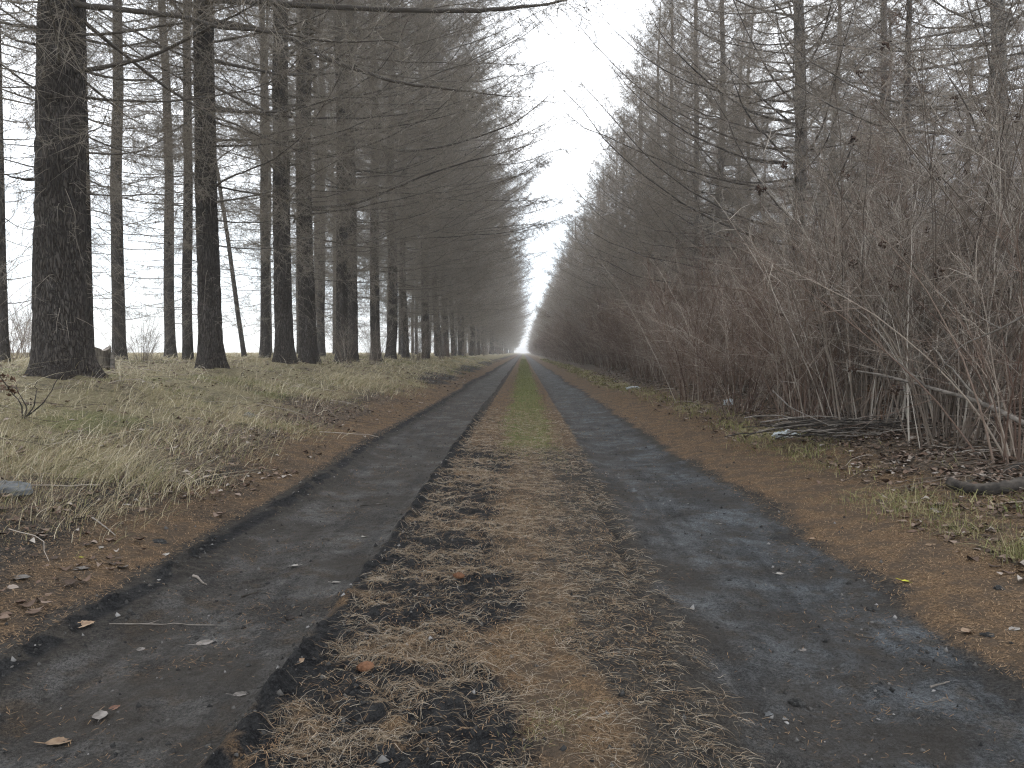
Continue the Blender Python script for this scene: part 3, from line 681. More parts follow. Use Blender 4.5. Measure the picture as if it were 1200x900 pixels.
# sparse brush behind the left larches
rl = random.Random(3)
for px, d, k, s, lab in [(165, 15, 4, .42, 'lone leafless sapling with thin upright stems between two back row trunks'),
                         (30, 24, 5, .9, 'pale bare bush behind the trees at the left edge of the picture'),
                         (8, 19, 7, .8, 'low bare bush at the very left edge, behind the thin trunk'),
                         (140, 21, 8, .35, 'heap of brushy suckers round the foot of the bumpy back row trunk'),
                         (405, 19.5, 4, .45, 'twiggy suckers at the foot of the grey trunk right of the close pair'),
                         (440, 22, 5, .5, 'bare sticks at the foot of the third stout trunk right of the pair'),
                         (487, 30, 6, .55, 'low bare bush where the left trunks begin to merge')]:
    x = (px - VX) / F * d; shrub(k, x, d, lab, 'bare bushes among the left trees', rl.random() * 6, s, s)
y = 34
while y < 200:
    shrub(rl.choice([0, 4, 5]), -4.3 + rl.uniform(-.4, .4), y, 'low bare bush under the distant left larches along the verge', 'far bushes under the left larches', rl.random() * 6, rl.uniform(.35, .6)); y += 4 + y * .07
rng = np.random.RandomState(77)

# ---------------------------------------------------------------- grass, needles, litter (uncountable)
def stuff(name, mb, m, label, cat, smooth=True):
    o = link(name, mb.mesh(name, m, smooth)); return tag(o, label, cat, None, 'stuff')
def blades(mb, rng, X, Y, h, wid, wind=(.5, .1), lean=.5, rv=None, S=5):
    n = len(X); s = np.linspace(0, 1, S); Z = hz(X, Y) - .006
    a = rng.rand(n) * 6.283; l = lean * np.abs(rng.normal(0, .9, n))
    dx = (np.cos(a) * l + wind[0] * rng.uniform(.3, 1.3, n)) * h; dy = (np.sin(a) * l + wind[1]) * h
    P = np.stack([X[:, None] + dx[:, None] * s ** 1.7, Y[:, None] + dy[:, None] * s ** 1.7, Z[:, None] + (h * rng.uniform(.55, 1, n))[:, None] * (s - .30 * s ** 2.4)], -1)
    P += rng.normal(0, .02, P.shape) * h[:, None, None] * s[None, :, None]
    D = nrm(np.stack([np.sin(a), -np.cos(a), np.zeros(n)], -1) + rng.normal(0, .3, (n, 3)))
    W = wid[:, None] * (1 - .85 * s ** 1.4)[None]
    mb.ribbons(P, W, D, rng.rand(n) if rv is None else rv)
def sample(rng, n, y0, y1, xf, power=2.0):
    """positions with density falling as the square of distance"""
    u = rng.rand(n); Y = 1 / (1 / y0 + u * (1 / y1 - 1 / y0)) if power == 2 else y0 * (y1 / y0) ** u
    return xf(rng, n, Y), Y
# dry grass of the left verge
mb = MB(); n = 360000
Y = 2.6 * (60 / 2.6) ** rng.rand(n); X = -rng.uniform(1.9, 1.0 * 9.5, n) ** 1.0
keep = (X / Y > -1.5) | (Y > 12); X, Y = X[keep], Y[keep]
e = fbm(X * .8, Y * .8, 51, 4); f2 = fbm(X * 2.2, Y * 2.2, 61, 4); edge = 2.15 + (e - .5) * 1.6
dens = ss(-.1, .5, -X - edge) * ss(.40, .60, f2) * (1 - .65 * ss(4.0, 5.2, -X) * ss(.45, .6, e) * (-X < 7.5))
f4 = fbm(X * 1.4 + 5, Y * 1.1, 64, 4); f5 = fbm(X * 9, Y * 9, 66, 2)
dens = dens * (1 - .85 * np.clip(sum(np.exp(-((X - a - .5) ** 2 + (Y - b + .3) ** 2) / .5) for a, b, c_, d_ in MOUNDS[:4]), 0, 1))
keep = rng.rand(len(X)) < dens * (.12 + .88 * ss(.42, .56, f4)) * (.3 + .9 * ss(.4, .62, f5)) + .02 * (X < -2); X, Y, f2 = X[keep], Y[keep], f2[keep]
hh = rng.uniform(.025, .12, len(X)) * (.5 + 1.1 * ss(.5, .7, f2)) * (.75 + .5 * ss(12, 25, Y)); g = fbm(X * .5, Y * .5, 71, 3)
rv = np.clip(rng.beta(2.2, 1.8, len(X)) * .95 - .9 * (g > .52) * (g - .50) * 3 * rng.rand(len(X)), 0, 1)
blades(mb, rng, X, Y, hh * .9, .0004 + .00022 * Y + 0 * X, (.12, .0), 1.25, rv)
# the tall tuft blown over at lower left
for cx_, cy_, sx_, sy_, n_, h_ in [gpix(120, 560)[:2] + (.5, .4, 1500, .26), gpix(215, 520)[:2] + (.5, .5, 800, .2), gpix(60, 600)[:2] + (.45, .35, 600, .16), gpix(300, 500)[:2] + (.6, .6, 800, .15),
                                   gpix(420, 450)[:2] + (.6, 1.2, 1800, .2), gpix(20, 520)[:2] + (.6, .6, 700, .2), gpix(180, 470)[:2] + (.8, .8, 900, .18), gpix(330, 460)[:2] + (.8, .9, 900, .16)]:
    X = cx_ + rng.normal(0, sx_, n_) * .6; Y = cy_ + rng.normal(0, sy_, n_) * .6; k = X < -1.75; X, Y = X[k], Y[k]
    blades(mb, rng, X, Y, rng.uniform(.35, 1.25, len(X)) * h_, .0005 + .00022 * Y, (.6, .05), .55, np.clip(rng.beta(2, 1.6, len(X)), 0, 1), 6)
# single pale stalks standing and lying all over the verge
n = 2600; Y = 3.2 * (30 / 3.2) ** rng.rand(n); X = -rng.uniform(2.3, 8.5, n)
blades(mb, rng, X, Y, rng.uniform(.12, .36, n), .0007 + .00022 * Y, (.45, .05), 1.1, rng.uniform(.7, 1, n), 7)
# far field beyond the left trees
n = 26000; Y = 9 * (140 / 9) ** rng.rand(n); X = -rng.uniform(9, 60, n)
blades(mb, rng, X, Y, rng.uniform(.08, .3, n), .003 + .0005 * Y, (.6, 0), .5, np.clip(rng.beta(3, 1.6, n), 0, 1), 3)
stuff('dry_grass', mb, M['grass'], 'long dry tan and olive grass blown over on the left verge', 'grass')
# green strip down the middle
mb = MB(); n = 60000
Y = 5.2 * (110 / 5.2) ** rng.rand(n); X = rng.uniform(-.34, .46, n); f2 = fbm(X * 3, Y * 3, 52, 4)
keep = rng.rand(n) < ss(-.34, -.15, X + (f2 - .5) * .3) * (1 - ss(.28, .46, X + (f2 - .5) * .3)) * ss(5.4, 9, Y) * (.35 + .65 * ss(.4, .6, f2)); X, Y = X[keep], Y[keep]
blades(mb, rng, X, Y, rng.uniform(.012, .05, len(X)), .0012 + .00035 * Y, (.1, 0), .6, rng.beta(1.6, 2.2, len(X)), 3)
for px, py, n_, s_ in [(640, 862, 300, .05), (655, 590, 260, .12), (610, 600, 160, .1), (665, 840, 160, .05), (640, 750, 120, .05)]:
    x, yy, z = gpix(px, py); X = x + rng.normal(0, s_, n_); Y = yy + rng.normal(0, s_, n_)
    blades(mb, rng, X, Y, rng.uniform(.01, .035, n_), .0008 + 0 * X, (.2, 0), .8, rng.beta(1.6, 2.2, n_), 4)
stuff('green_grass_strip', mb, M['short'], 'low olive green grass strip running down the middle of the track', 'grass')
# verge grass on the right
mb = MB(); n = 42000
Y = 2.4 * (90 / 2.4) ** rng.rand(n); X = rng.uniform(1.75, 3.3, n); e = fbm(X * .9, Y * .55, 81, 3); f2 = fbm(X * 3, Y * 3, 82, 3)
c = 2.25 + (e - .5) * .6
keep = rng.rand(n) < np.exp(-((X - c) / .22) ** 2) * ss(.40, .60, f2 + .12 * ss(9, 16, Y)); X, Y = X[keep], Y[keep]
blades(mb, rng, X, Y, rng.uniform(.03, .13, len(X)), .0012 + .00035 * Y, (-.1, -.1), .8, rng.beta(2.6, 1.4, len(X)), 4)
for px, py, n_, s_, h_ in [(1050, 590, 420, .14, .12), (1090, 605, 300, .12, .12), (930, 525, 420, .18, .08), (895, 515, 300, .16, .08), (1195, 655, 260, .05, .16), (1130, 625, 160, .09, .12), (960, 548, 220, .12, .07)]:
    x, yy, z = gpix(px, py); X = x + rng.normal(0, s_, n_); Y = yy + rng.normal(0, s_, n_)
    blades(mb, rng, X, Y, rng.uniform(.3, 1.2, n_) * h_, .0013 + 0 * X, (-.1, -.1), .8, rng.beta(2.4, 1.5, n_), 5)
stuff('verge_grass', mb, M['short'], 'scattered green and straw grass tufts between the brown verge and the thicket', 'grass')
# tangled dead grass fibres on the black soil ridge
def fibres(mb, rng, X, Y, ln, wd, lift=.008, curl=1.2):
    n = len(X); S = 6; s = np.linspace(0, 1, S); a0 = rng.rand(n) * 6.283; da = rng.normal(0, curl, n)
    a = a0[:, None] + da[:, None] * s + np.cumsum(rng.normal(0, .2, (n, S)), 1)
    seg = ln[:, None] / (S - 1); px = X[:, None] + np.cumsum(np.cos(a) * seg, 1); py = Y[:, None] + np.cumsum(np.sin(a) * seg, 1)
    pz = hz(px, py) + .004 + wd[:, None] + lift * rng.rand(n)[:, None] * np.sin(np.pi * s * rng.uniform(.6, 1, n)[:, None]) + .003 * rng.rand(n, S)
    P = np.stack([px, py, pz], -1); mb.tubes(P, wd[:, None] * (1 - .5 * s)[None], 3, rng.rand(n))
mb = MB(); n = 120000; Y = 1.35 * (14 / 1.35) ** rng.rand(n); X = rng.uniform(-.68, .55, n)
f2 = fbm(X * 3, Y * 3, 52, 4); f3 = fbm(X * 7, Y * 7, 92, 3)
dens = np.where(X < -.08, (.16 + .6 * ss(.44, .6, f2 * .4 + f3 * .6)) * (X > -.6), np.where(X < .22, .40, .26)) * ss(.34, .52, fbm(X * 14, Y * 14, 93, 3))
dens *= (1 - ss(9, 13, Y)); keep = rng.rand(n) < dens; X, Y = X[keep], Y[keep]
k1 = rng.rand(len(X)) < .8
fibres(mb, rng, X, Y, rng.uniform(.012, .055, len(X)) * (1 + .3 * k1), (.0002 + .00011 * Y) * rng.uniform(.6, 1.5, len(X)), .010, .45)
stuff('dead_grass_fibres', mb, M['fibre'], 'tangled tan dead grass fibres over the black soil ridge between the wheel tracks', 'dead grass')
# fallen larch needles
mb = MB(); n = 340000; Y = 1.3 * (16 / 1.3) ** rng.rand(n); X = rng.uniform(-3.0, 3.2, n)
l, r, wob, w2 = ruts(X, Y); f2 = fbm(X * 3, Y * 3, 52, 4)
d = np.where(X < -1.5, .75, np.where(X > 1.35, .8, np.where((X > -.6) & (X < .45), .16 + .45 * ss(.5, .62, f2), .0))) * (1 - np.maximum(l, r)) + .045 * ss(.4, .65, f2) * np.maximum(l, r) * 2.6
d += .6 * np.exp(-((X + .05) / .16) ** 2) * ss(.35, .6, f2)
keep = (rng.rand(n) < d) & (np.abs(X) / Y < 1.5); X, Y = X[keep], Y[keep]
n = len(X); a = rng.rand(n) * 6.283; ln = rng.uniform(.008, .016, n) * (1 + Y * .06)
P0 = np.stack([X, Y, hz(X, Y) + .0045 + .004 * rng.rand(n)], -1); P1 = np.stack([X + np.cos(a) * ln, Y + np.sin(a) * ln, 0 * X], -1); P1[:, 2] = hz(P1[:, 0], P1[:, 1]) + .005 + .006 * rng.rand(n)
D = np.stack([-np.sin(a), np.cos(a), 0 * a], -1); wd = (.0003 + .0002 * Y)
mb.ribbons(np.stack([P0, P1], 1), np.repeat(wd[:, None], 2, 1), D, rng.rand(n))
stuff('needle_litter', mb, M['needle'], 'rusty brown carpet of fallen larch needles on the verges and the track', 'needle litter')
# leaf litter
mb = MB(); n = 90000; Y = 2.3 * (28 / 2.3) ** rng.rand(n); X = np.where(rng.rand(n) < .78, rng.uniform(1.8, 7, n), -rng.uniform(1.6, 8, n))
big = fbm(X * .8, Y * .8, 51, 4); f3 = fbm(X * 4, Y * 4, 95, 3)
d = np.where(X > 0, ss(1.75, 2.7, X + (big - .5) * .9) * (.30 + .6 * ss(.35, .6, f3)) * (.55 + .45 * ss(12, 6, Y)), ss(.42, .6, big) * (1 - ss(2.4, 3.4, -X)) * ss(.35, .6, f3) * .8 + .10 + .3 * (1 - ss(.42, .56, fbm(X * 1.4 + 5, Y * 1.1, 64, 4))) * (X < -2))
keep = (rng.rand(n) < d) & (np.abs(X) / Y < 1.5); X, Y = X[keep], Y[keep]
C = np.stack([X, Y, hz(X, Y) + .006 + .012 * rng.rand(len(X))], -1); V, f = leaf_verts(rng, C, rng.uniform(.018, .055, len(X)) * (1 + .02 * Y), curl=.7)
mb.add(V, f4=f, r=np.repeat(rng.rand(len(X)) ** 1.3, 15))
stuff('leaf_litter', mb, M['litter'], 'brown and grey fallen leaves strewn under the thicket and along the verges', 'leaf litter')
# crumbs of soil and small gravel
mb = MB(); n = 34000; Y = 1.35 * (14 / 1.35) ** rng.rand(n); X = rng.uniform(-1.75, 1.7, n); l, r, wob, w2 = ruts(X, Y)
d = .10 + .35 * (l + r) * ss(.4, .6, fbm(X * 5, Y * 5, 57, 3)) + .9 * np.exp(-((X + wob + 1.46) / .07) ** 2) + .7 * np.exp(-((X + w2 * .7 + .64) / .07) ** 2) + .25 * ((X > -.6) & (X < -.1))
keep = rng.rand(n) < d; X, Y = X[keep], Y[keep]
blobs(mb, rng, np.stack([X, Y, hz(X, Y) + .004], -1), (.0012 + .009 * rng.rand(len(X)) ** 4) * (1 + .5 * (rng.rand(len(X)) < .05)))
stuff('soil_crumbs', mb, M['crumb'], 'dark crumbs of soil along the edges of the wheel tracks', 'soil crumbs')
# dead sticks lying under the thicket
mb = MB(); n = 1800; Y = 3.2 * (26 / 3.2) ** rng.rand(n); X = np.where(rng.rand(n) < .75, rng.uniform(2.5, 6.5, n), -rng.uniform(2, 7, n)); k = np.abs(X) / Y < .95; X, Y = X[k], Y[k]
fibres(mb, rng, X, Y, rng.uniform(.12, .6, len(X)), rng.uniform(.0016, .005, len(X)), .06, .5)
stuff('twig_litter', mb, M['shrub_grey'], 'thin dead twigs littering the ground under shrubs and trees', 'twig litter')
# far woodland on the horizon
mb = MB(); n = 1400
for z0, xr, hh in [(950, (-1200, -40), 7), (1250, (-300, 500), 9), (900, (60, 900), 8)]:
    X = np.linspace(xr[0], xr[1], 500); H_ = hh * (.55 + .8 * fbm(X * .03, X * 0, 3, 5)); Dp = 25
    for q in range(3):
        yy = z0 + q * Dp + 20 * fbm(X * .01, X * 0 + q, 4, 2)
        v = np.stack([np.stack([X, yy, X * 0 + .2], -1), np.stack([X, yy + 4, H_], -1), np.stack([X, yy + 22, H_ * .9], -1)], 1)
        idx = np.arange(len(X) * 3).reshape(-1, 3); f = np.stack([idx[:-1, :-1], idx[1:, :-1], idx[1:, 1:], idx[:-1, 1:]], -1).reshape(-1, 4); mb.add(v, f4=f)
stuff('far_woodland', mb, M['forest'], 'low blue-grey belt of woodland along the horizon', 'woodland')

# ---------------------------------------------------------------- misty air
bpy.ops.mesh.primitive_cube_add(size=1, location=(0, 650, 20)); hz_o = bpy.context.object; hz_o.name = 'haze'; hz_o.data.name = 'haze'
hz_o.scale = (3100, 1500, 46)
hm = bpy.data.materials.new('haze'); hm.use_nodes = True; ht = hm.node_tree; ht.nodes.clear()
ho = ht.nodes.new('ShaderNodeOutputMaterial'); pv = ht.nodes.new('ShaderNodeVolumePrincipled'); pv.inputs['Color'].default_value = (.98, .99, 1, 1); pv.inputs['Density'].default_value = .0017; pv.inputs['Anisotropy'].default_value = .35
ht.links.new(pv.outputs[0], ho.inputs['Volume']); hz_o.data.materials.append(hm); hz_o['kind'] = 'stuff'; hz_o['label'] = 'thin pale mist fading the far trees'; hz_o['category'] = 'haze'

# ---------------------------------------------------------------- single things
def leaf_obj(px, py, size, mt, label, yaw=0., tilt=.15, curl=.35):
    rr = np.random.RandomState(int(px * 7 + py)); x, yy, z = gpix(px, py)
    nu, nv = 9, 13; v = np.linspace(0, 1, nv); u = np.linspace(-1, 1, nu)
    wd = .36 * np.sin(np.pi * v ** .8) ** .8 + .01 * rr.randn(nv); U, Vv = np.meshgrid(u, v)
    Xl = (Vv - .5); Yl = U * wd[:, None] * (1 + .05 * rr.randn(nv, nu)); Zl = curl * Yl ** 2 * 2.5 + curl * .5 * Xl ** 2 + .02 * rr.randn(nv, nu) - .03 * (np.abs(U) < .1)
    size = size * .8; Zl = Zl * .55; g = np.stack([Xl, Yl, Zl], -1) * size; idx = np.arange(nu * nv).reshape(nv, nu)
    f = np.stack([idx[:-1, :-1], idx[:-1, 1:], idx[1:, 1:], idx[1:, :-1]], -1).reshape(-1, 4)
    mb = MB(); mb.add(g, f4=f); o = link('fallen_leaf', mb.mesh('fallen_leaf', M[mt]))
    st = MB(); s = np.linspace(0, 1, 6); Pq = np.stack([-.5 - s * .4, .05 * s ** 2, .02 + .08 * s], -1)[None] * size
    st.tubes(Pq, np.full((1, 6), .018 * size), 5); link('leaf_stalk', st.mesh('leaf_stalk', M[mt]), o)
    o.location = (x, yy, z + .003 + .04 * size); o.rotation_euler = (tilt * rr.uniform(-.8, .8), tilt * rr.uniform(-.8, .8), yaw)
    tag(o, label, 'leaf', 'single fallen leaves on the track')
for a in [(53, 887, .075, 'leaf_tan', 'broad tan leaf in the bottom left corner of the left wheel track', .3),
          (104, 855, .06, 'leaf_grey', 'dull grey-brown leaf in the left wheel track, up and right of the broad tan leaf', 2),
          (122, 844, .04, 'leaf_brown', 'small reddish brown leaf touching the dull grey-brown one near the lower left', 1),
          (275, 826, .055, 'leaf_grey', 'round grey leaf lying flat in the left wheel track near its right edge', .2, .05, .1),
          (233, 763, .075, 'leaf_grey', 'large flat grey leaf half pressed into the mud of the left wheel track', .7, .04, .08),
          (155, 771, .045, 'leaf_grey', 'small grey leaf in the left wheel track, left of the large pressed leaf', 2.2, .05, .1),
          (340, 669, .06, 'leaf_pale', 'pale whitish leaf in the middle of the left wheel track', 3),
          (391, 688, .045, 'leaf_pale', 'small pale leaf right of the whitish one in the left wheel track', .2),
          (425, 633, .05, 'leaf_pale', 'pale curled leaf on the left wheel track beside the soil ridge', 1.2, .3, .8),
          (85, 674, .085, 'leaf_grey', 'silvery oval leaf on the brown left verge', .1),
          (135, 672, .07, 'leaf_grey', 'curled grey leaf on the left verge, right of the silvery oval leaf', 2.4, .3, .9),
          (10, 686, .11, 'leaf_grey', 'long grey leaf at the left edge of the picture on the brown verge', .1),
          (108, 648, .05, 'leaf_pale', 'white-backed leaf on the left verge just above a yellow scrap', 0, .3, .5),
          (187, 656, .05, 'leaf_pale', 'pale leaf tilted on the brown left verge', 1.0, .5, .5),
          (86, 743, .09, 'leaf_tan', 'slender tan leaf on the dark lip beside the left wheel track', .6),
          (85, 660, .035, 'leaf_yellow', 'small bright yellow leaf among grey ones on the left verge', .6),
          (345, 785, .05, 'leaf_tan', 'curled tan leaf on the edge between left wheel track and soil ridge', .9, .4, .9),
          (917, 676, .05, 'leaf_pale', 'bright pale leaf in the upper part of the right wheel track', .1),
          (955, 633, .05, 'leaf_tan', 'light tan leaf on the right verge beside the wheel track edge', .2),
          (1066, 685, .06, 'leaf_yellow', 'yellow-green leaf on the brown right verge', -.5, .1, .3),
          (1138, 746, .065, 'leaf_tan', 'cupped tan leaf on the right verge beside a dark crumb', .2, .2, 1.0),
          (1192, 741, .05, 'leaf_pale', 'pale leaf cut by the right edge of the picture', .3),
          (943, 766, .045, 'leaf_grey', 'grey leaf lying flat in the right wheel track', 1.4, .05, .15),
          (676, 704, .04, 'leaf_grey', 'small grey leaf on the middle ridge', .2),
          (847, 616, .045, 'leaf_pale', 'small pale leaf on the upper right wheel track beside its inner edge', .3),
          (1094, 598, .06, 'leaf_grey', 'grey leaf under the verge grass on the right', 1.3),
          (1092, 640, .06, 'leaf_tan', 'dull tan leaf on the right verge just below the grass tufts', .3),
          (440, 594, .07, 'leaf_grey', 'grey leaf far up the left wheel track', .1)]:
    leaf_obj(*a)
def ico(sub=3):
    import bmesh
    bm = bmesh.new(); bmesh.ops.create_icosphere(bm, subdivisions=sub, radius=1)
    v = np.array([p.co[:] for p in bm.verts]); f = np.array([[q.index for q in p.verts] for p in bm.faces]); bm.free(); return v, f
IV, IF = ico(4)
def lump(name, px, py, dims, mt, label, cat, seed, rough=.35, freq=2.2, group=None, sink=.3, yaw=0):
    x, yy, z = gpix(px, py); v = IV.copy()
    nf = fbm(v[:, 0] * freq + seed * 3 + 40, v[:, 1] * freq + v[:, 2] * freq * .8 + 40, seed, 4) + fbm(v[:, 2] * freq + 70 + seed, v[:, 0] * freq + 70 - v[:, 1], seed + 3, 4) - 1
    v = v * (1 + rough * 2 * nf)[:, None]; v[:, 2] = np.maximum(v[:, 2], -.5)
    mb = MB(); mb.add(v * np.array(dims), f3=IF); o = link(name, mb.mesh(name, M[mt]))
    o.location = (x, yy, z + dims[2] * (.3 - sink)); o.rotation_euler = (0, 0, yaw); tag(o, label, cat, group); return o
lump('stone', 742, 577, (.035, .03, .024), 'stone', 'grey stone with a pale side on the inner edge of the right wheel track', 'stone', 1)
lump('soil_clod', 938, 832, (.022, .02, .016), 'clod', 'black soil clod in the lower right wheel track', 'soil clod', 2)
lump('stone', 906, 846, (.012, .011, .009), 'stone', 'small round grey stone left of the black soil clod, lower right', 'stone', 3)
lump('soil_clod', 1160, 747, (.022, .018, .012), 'clod', 'dark crumb right beside the cupped tan leaf on the right verge', 'soil clod', 4)
lump('soil_clod', 180, 640, (.035, .025, .02), 'clod', 'dark soil clod on the brown left verge', 'soil clod', 5)
lump('soil_clod', 505, 868, (.035, .014, .012), 'clod', 'long dark clod on the soil ridge near the bottom of the picture', 'soil clod', 6, yaw=.4)
lump('soil_clod', 1025, 718, (.025, .02, .014), 'clod', 'small dark clod on the right verge above the wheel track', 'soil clod', 7)
lump('soil_clod', 1172, 692, (.02, .02, .014), 'clod', 'dark crumb beneath the grass tuft at the right edge', 'soil clod', 8)
lump('stone', -2, 580, (.11, .08, .055), 'stone', 'bluish grey stone at the left edge half buried in dry grass', 'stone', 9)
lump('stone', 290, 489, (.06, .05, .04), 'stone', 'small bluish stone showing in the grass of the left verge', 'stone', 10)
lump('plastic_scrap', 921, 512, (.095, .06, .06), 'pale', 'largest pale crumpled scrap, at the thicket edge left of the stick pile', 'litter', 11, .5, 3.2, 'pale scraps at the thicket edge')
lump('plastic_scrap', 854, 474, (.07, .05, .07), 'pale', 'small upright white scrap at the foot of the reddish shrubs', 'litter', 12, .5, 3.2, 'pale scraps at the thicket edge')
lump('plastic_scrap', 744, 455, (.16, .08, .04), 'pale', 'flat pale scrap on the far right verge grass', 'litter', 13, .5, 3.2, 'pale scraps at the thicket edge')
lump('plastic_scrap', 103, 432, (.09, .06, .06), 'pale', 'white scrap beside the old stump behind the thickest trunk', 'litter', 14, .5, 3.2)
def cone(px, py, ln, mt, label, yaw):
    x, yy, z = gpix(px, py); mb = MB(); rr = np.random.RandomState(int(px)); q = 60; v = IV * np.array([.5, .27, .27]) * ln * .8; mb.add(v, f3=IF)
    V = []; Fq = []
    for i in range(q):
        t = (i + .5) / q; a = i * 2.4; r = .30 * ln * math.sin(math.pi * (t * .85 + .1)) ** .7; c = np.array([(t - .5) * ln, math.cos(a) * r, math.sin(a) * r])
        n_ = np.array([.35, math.cos(a), math.sin(a)]); n_ /= np.linalg.norm(n_); tg = np.array([0, -math.sin(a), math.cos(a)]); w_ = .12 * ln
        base = c - np.array([.1 * ln, 0, 0]) - n_ * .06 * ln; tip = c + n_ * .07 * ln + np.array([.09 * ln, 0, 0])
        k = len(V); V += [base - tg * w_ * .5, base + tg * w_ * .5, c + tg * w_ + n_ * .02 * ln, tip, c - tg * w_ + n_ * .02 * ln]; Fq += [[k, k + 1, k + 2], [k, k + 2, k + 4], [k + 4, k + 2, k + 3]]
    mb.add(np.array(V), f3=Fq); o = link('larch_cone', mb.mesh('larch_cone', M[mt])); o.location = (x, yy, z + .26 * ln); o.rotation_euler = (.2, .15, yaw); tag(o, label, 'cone', 'fallen cones')
cone(425, 795, .045, 'cone', 'rusty open cone lying on the soil ridge between the wheel tracks', .7)
cone(335, 732, .032, 'darkcone', 'small dark cone in the middle of the left wheel track', .9)
cone(537, 681, .04, 'cone', 'rusty cone far up the soil ridge, left of the middle', .3)
def stick(name, pts, r, mt, label, cat, group=None, forks=(), r1=None, lift=0, onground=True):
    if onground:
        Q = np.array([gpix(*p) for p in pts]); Q[:, 2] += r + .004
    else: Q = np.array([pix(*p) for p in pts])
    org = Q[0].copy(); n = 18; u = np.linspace(0, len(Q) - 1, n)
    def curve(Q):
        P = np.stack([np.interp(np.linspace(0, len(Q) - 1, n), np.arange(len(Q)), Q[:, c]) for c in range(3)], -1)
        for _ in range(3): P[1:-1] = .25 * P[:-2] + .5 * P[1:-1] + .25 * P[2:]
        return P
    P = curve(Q); rr = np.random.RandomState(int(pts[0][0])); P[1:] += np.cumsum(rr.normal(0, r * .12, (n - 1, 3)), 0)
    if onground: P[:, 2] = np.maximum(P[:, 2], hz(P[:, 0], P[:, 1]) + r * .8 + .004)
    mb = MB(); mb.tubes((P - org)[None], (np.linspace(r, r1 or r * .4, n) * (1 + .08 * rr.randn(n)))[None], 9, cap=True)
    o = link(name, mb.mesh(name, M[mt])); o.location = org; tag(o, label, cat, group)
    for fi, (t, dv, ln) in enumerate(forks):
        j = int(t * (n - 1)); b = P[j] - org; s = np.linspace(0, 1, 8)[:, None]; dv = np.array(dv, float); dv /= np.linalg.norm(dv)
        Pf = b + dv * ln * s + rr.normal(0, .02 * ln, (8, 3)) * s; m2 = MB(); m2.tubes(Pf[None], (r * .55 * np.linspace(1, .3, 8))[None], 6, cap=True)
        link('side_twig', m2.mesh('side_twig', M[mt]), o)
    return o
stick('fallen_branch', [(1112, 572), (1140, 580), (1175, 578), (1215, 570)], .028, 'deadwood', 'thick dark fallen bough on the leaf litter at the right edge, lower one', 'branch', 'fallen boughs', r1=.034)
stick('fallen_branch', [(1130, 570, 4.3), (1160, 560, 4.4), (1185, 547, 4.5), (1240, 535, 4.7)], .026, 'deadwood', 'dark fallen bough slanting up to the right above the lower bough', 'branch', 'fallen boughs', r1=.034, onground=False)
stick('arching_branch', [(1205, 500, 4.6), (1160, 478, 4.9), (1100, 458, 5.3), (1050, 446, 5.7), (1005, 436, 6.0), (985, 436, 6.2)], .017, 'palewood', 'long grey branch arching low across the front of the thicket', 'branch', None, [(.25, (-.5, .1, .6), .5), (.5, (-.5, -.1, .4), .45)], r1=.005, onground=False)
stick('pale_branch', [(1205, 362, 4.2), (1170, 385, 4.3), (1120, 405, 4.5), (1095, 440, 4.6)], .006, 'palewood', 'thin whitish branch reaching in from the right edge at mid height', 'branch', None, [(.4, (-.6, 0, .35), .3)], r1=.003, onground=False)
stick('stick', [(118, 740), (180, 741), (262, 742)], .0022, 'palewood', 'long thin straight twig lying across the left wheel track', 'stick', 'sticks on the wheel tracks', [(.4, (.4, .3, .05), .05)])
stick('stick', [(220, 682), (237, 692)], .006, 'palewood', 'short pale piece of stick in the left wheel track near its outer lip', 'stick', 'sticks on the wheel tracks')
stick('stick', [(277, 708), (302, 700)], .004, 'deadwood', 'short dark stick in the left wheel track', 'stick', 'sticks on the wheel tracks')
stick('stick', [(1095, 812), (1118, 806)], .0035, 'palewood', 'short greenish grey stick in the lower right wheel track', 'stick', 'sticks on the wheel tracks')
stick('stick', [(1005, 750), (1030, 756), (1020, 762)], .003, 'deadwood', 'small forked dark twig in the right wheel track', 'stick', 'sticks on the wheel tracks', [(.5, (.5, .4, .3), .03)])
stick('stick', [(100, 612), (128, 634)], .005, 'palewood', 'pale straight stick on the left verge below the dry tuft', 'stick', 'sticks on the verges')
stick('stick', [(420, 596), (455, 594)], .004, 'deadwood', 'thin dark twig lying far up the left wheel track', 'stick', 'sticks on the wheel tracks')
stick('stick', [(905, 458, 6.8), (925, 478, 6.2), (972, 499, 5.7)], .007, 'palewood', 'pale bare stick leaning out over the pile of sticks', 'stick', None, onground=False)
# brush pile: a heap of cut sticks, each one a part
x, yy, z = gpix(985, 512); heap = empty('stick_pile', (x, yy, z), 'low heap of grey sticks lying along the foot of the thicket', 'stick pile')
rr = np.random.RandomState(4)
for i in range(46):
    a = rr.normal(.15, .22); ln = rr.uniform(.5, 1.1); c = np.array([rr.normal(.0, .22), rr.normal(0, .14), rr.uniform(.0, .11)]); s = np.linspace(-.5, .5, 9)[:, None]
    P = c + np.array([math.cos(a), math.sin(a), rr.normal(0, .07)]) * ln * s; P[:, 2] += -.12 * ln * s[:, 0] ** 2 + .04; P += np.cumsum(rr.normal(0, .008, P.shape), 0)
    m2 = MB(); m2.tubes(P[None], (rr.uniform(.003, .007) * np.linspace(1, .4, 9))[None], 5); link('stick', m2.mesh('stick', M['palewood' if i % 3 == 0 else 'deadwood']), heap)
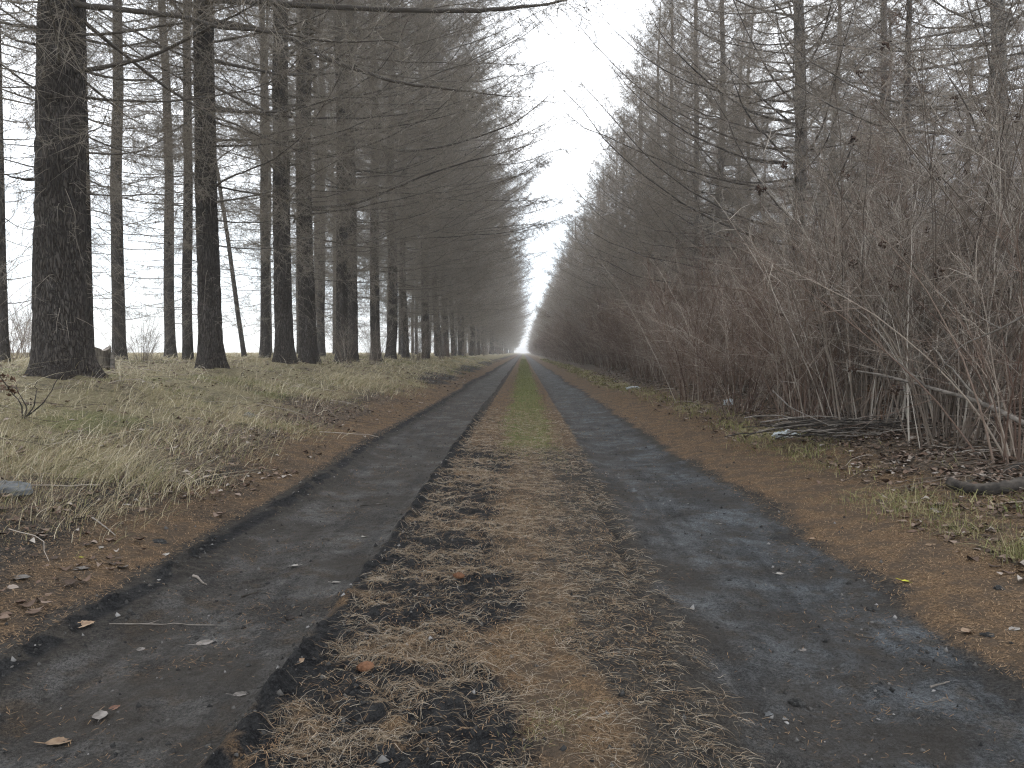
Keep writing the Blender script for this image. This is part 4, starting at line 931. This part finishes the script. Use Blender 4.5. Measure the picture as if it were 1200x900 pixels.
# old stump
x, yy = (117 - VX) / F * 11.2, 11.2
k = 40; th = np.arange(k) * 2 * np.pi / k; zz = np.linspace(-.1, .28, 14); Z, T = np.meshgrid(zz, th, indexing='ij')
R_ = .105 * (1 + .35 * np.exp(-(Z + .1) / .1)) * (1 + .08 * np.sin(T * 5) + .1 * (vn(np.cos(T) * 3 + 9, np.sin(T) * 3 + Z * 4, 4) - .5)); Z = Z + (Z > .2) * (.03 * np.sin(T * 2) + .03 * vn(T * 3, T * 0, 8))
mb = MB(); v = np.stack([np.cos(T) * R_, np.sin(T) * R_, Z], -1); idx = np.arange(14 * k).reshape(14, k)
mb.add(v, f4=np.stack([idx[:-1], np.roll(idx[:-1], -1, 1), np.roll(idx[1:], -1, 1), idx[1:]], -1).reshape(-1, 4))
st = empty('tree_stump', (x, yy, hz1(x, yy)), 'short old stump just right of the thickest trunk', 'stump')
link('stump_bark', mb.mesh('stump_bark', M['stump']), st)
top = MB(); rim = v[-1] * np.array([.97, .97, 1]); top.add(np.vstack([rim, rim.mean(0) - [0, 0, .02]]), f3=[[i, (i + 1) % k, k] for i in range(k)]); link('cut_top', top.mesh('cut_top', M['palewood'], False), st)
for a in (0.2, 3.0):                                  # broken slabs standing at its sides
    mb = MB(); P = np.array([[math.cos(a) * .15, math.sin(a) * .15 - .05, -.05], [math.cos(a) * .155, math.sin(a) * .15 - .05, .12], [math.cos(a) * .16, math.sin(a) * .15 - .05, .24]])
    mb.tubes(P[None], np.array([[.035, .032, .022]]), 7, cap=True); link('split_slab', mb.mesh('split_slab', M['palewood']), st)
# dark dried weed at left edge
x, yy, z = gpix(20, 492); wd = empty('dried_weed', (x, yy, z), 'dark dried weed with withered leaves at the left edge, forked low', 'plant')
rr = np.random.RandomState(8); mb = MB()
for dx, ln in [((-.16, 0, .36), 1), ((.14, .02, .28), 1), ((-.05, .05, .3), .8), ((.3, .05, .33), 1.0)]:
    s = np.linspace(0, 1, 9)[:, None]; P = np.array(dx) * s * ln + rr.normal(0, .008, (9, 3)) * s; P[:, 0] += .03 * np.sin(s[:, 0] * 5); mb.tubes(P[None], (.0055 * np.linspace(1, .35, 9))[None], 6)
link('stems', mb.mesh('stems', M['deadwood']), wd)
C = np.array([-.16, 0, .36]) * rr.uniform(.45, 1.05, (26, 1)) + rr.normal(0, .022, (26, 3)); mb = MB(); V, f = leaf_verts(rr, C, rr.uniform(.03, .055, 26), curl=1.2); mb.add(V, f4=f, r=np.repeat(rr.rand(26) * .3, 15)); link('withered_leaves', mb.mesh('withered_leaves', M['dryleaf']), wd)
# rusty dead fern fronds in the thicket
x, yy, z = gpix(1042, 497); fr = empty('dead_fern', (x, yy + .15, z), 'rust red withered fronds hanging in the thicket behind the stick pile', 'plant')
for i in range(7):
    a = rr.uniform(0, 6.28); P = np.stack([np.cos(a) * .16 * np.linspace(0, 1, 8), np.sin(a) * .12 * np.linspace(0, 1, 8), .32 * np.sin(np.linspace(0, 2.2, 8))], -1)
    mb = MB(); mb.tubes(P[None], (.003 * np.linspace(1, .4, 8))[None], 4, np.array([.9])); t = rr.uniform(.2, 1, 60); B_, T_ = interp_poly(P[None], np.zeros(60, int), t)
    V, f = leaf_verts(rr, B_ + rr.normal(0, .014, (60, 3)), rr.uniform(.02, .04, 60), curl=.8); mb.add(V, f4=f, r=np.repeat(rr.rand(60), 15)); link('frond', mb.mesh('frond', M['dryleaf']), fr)
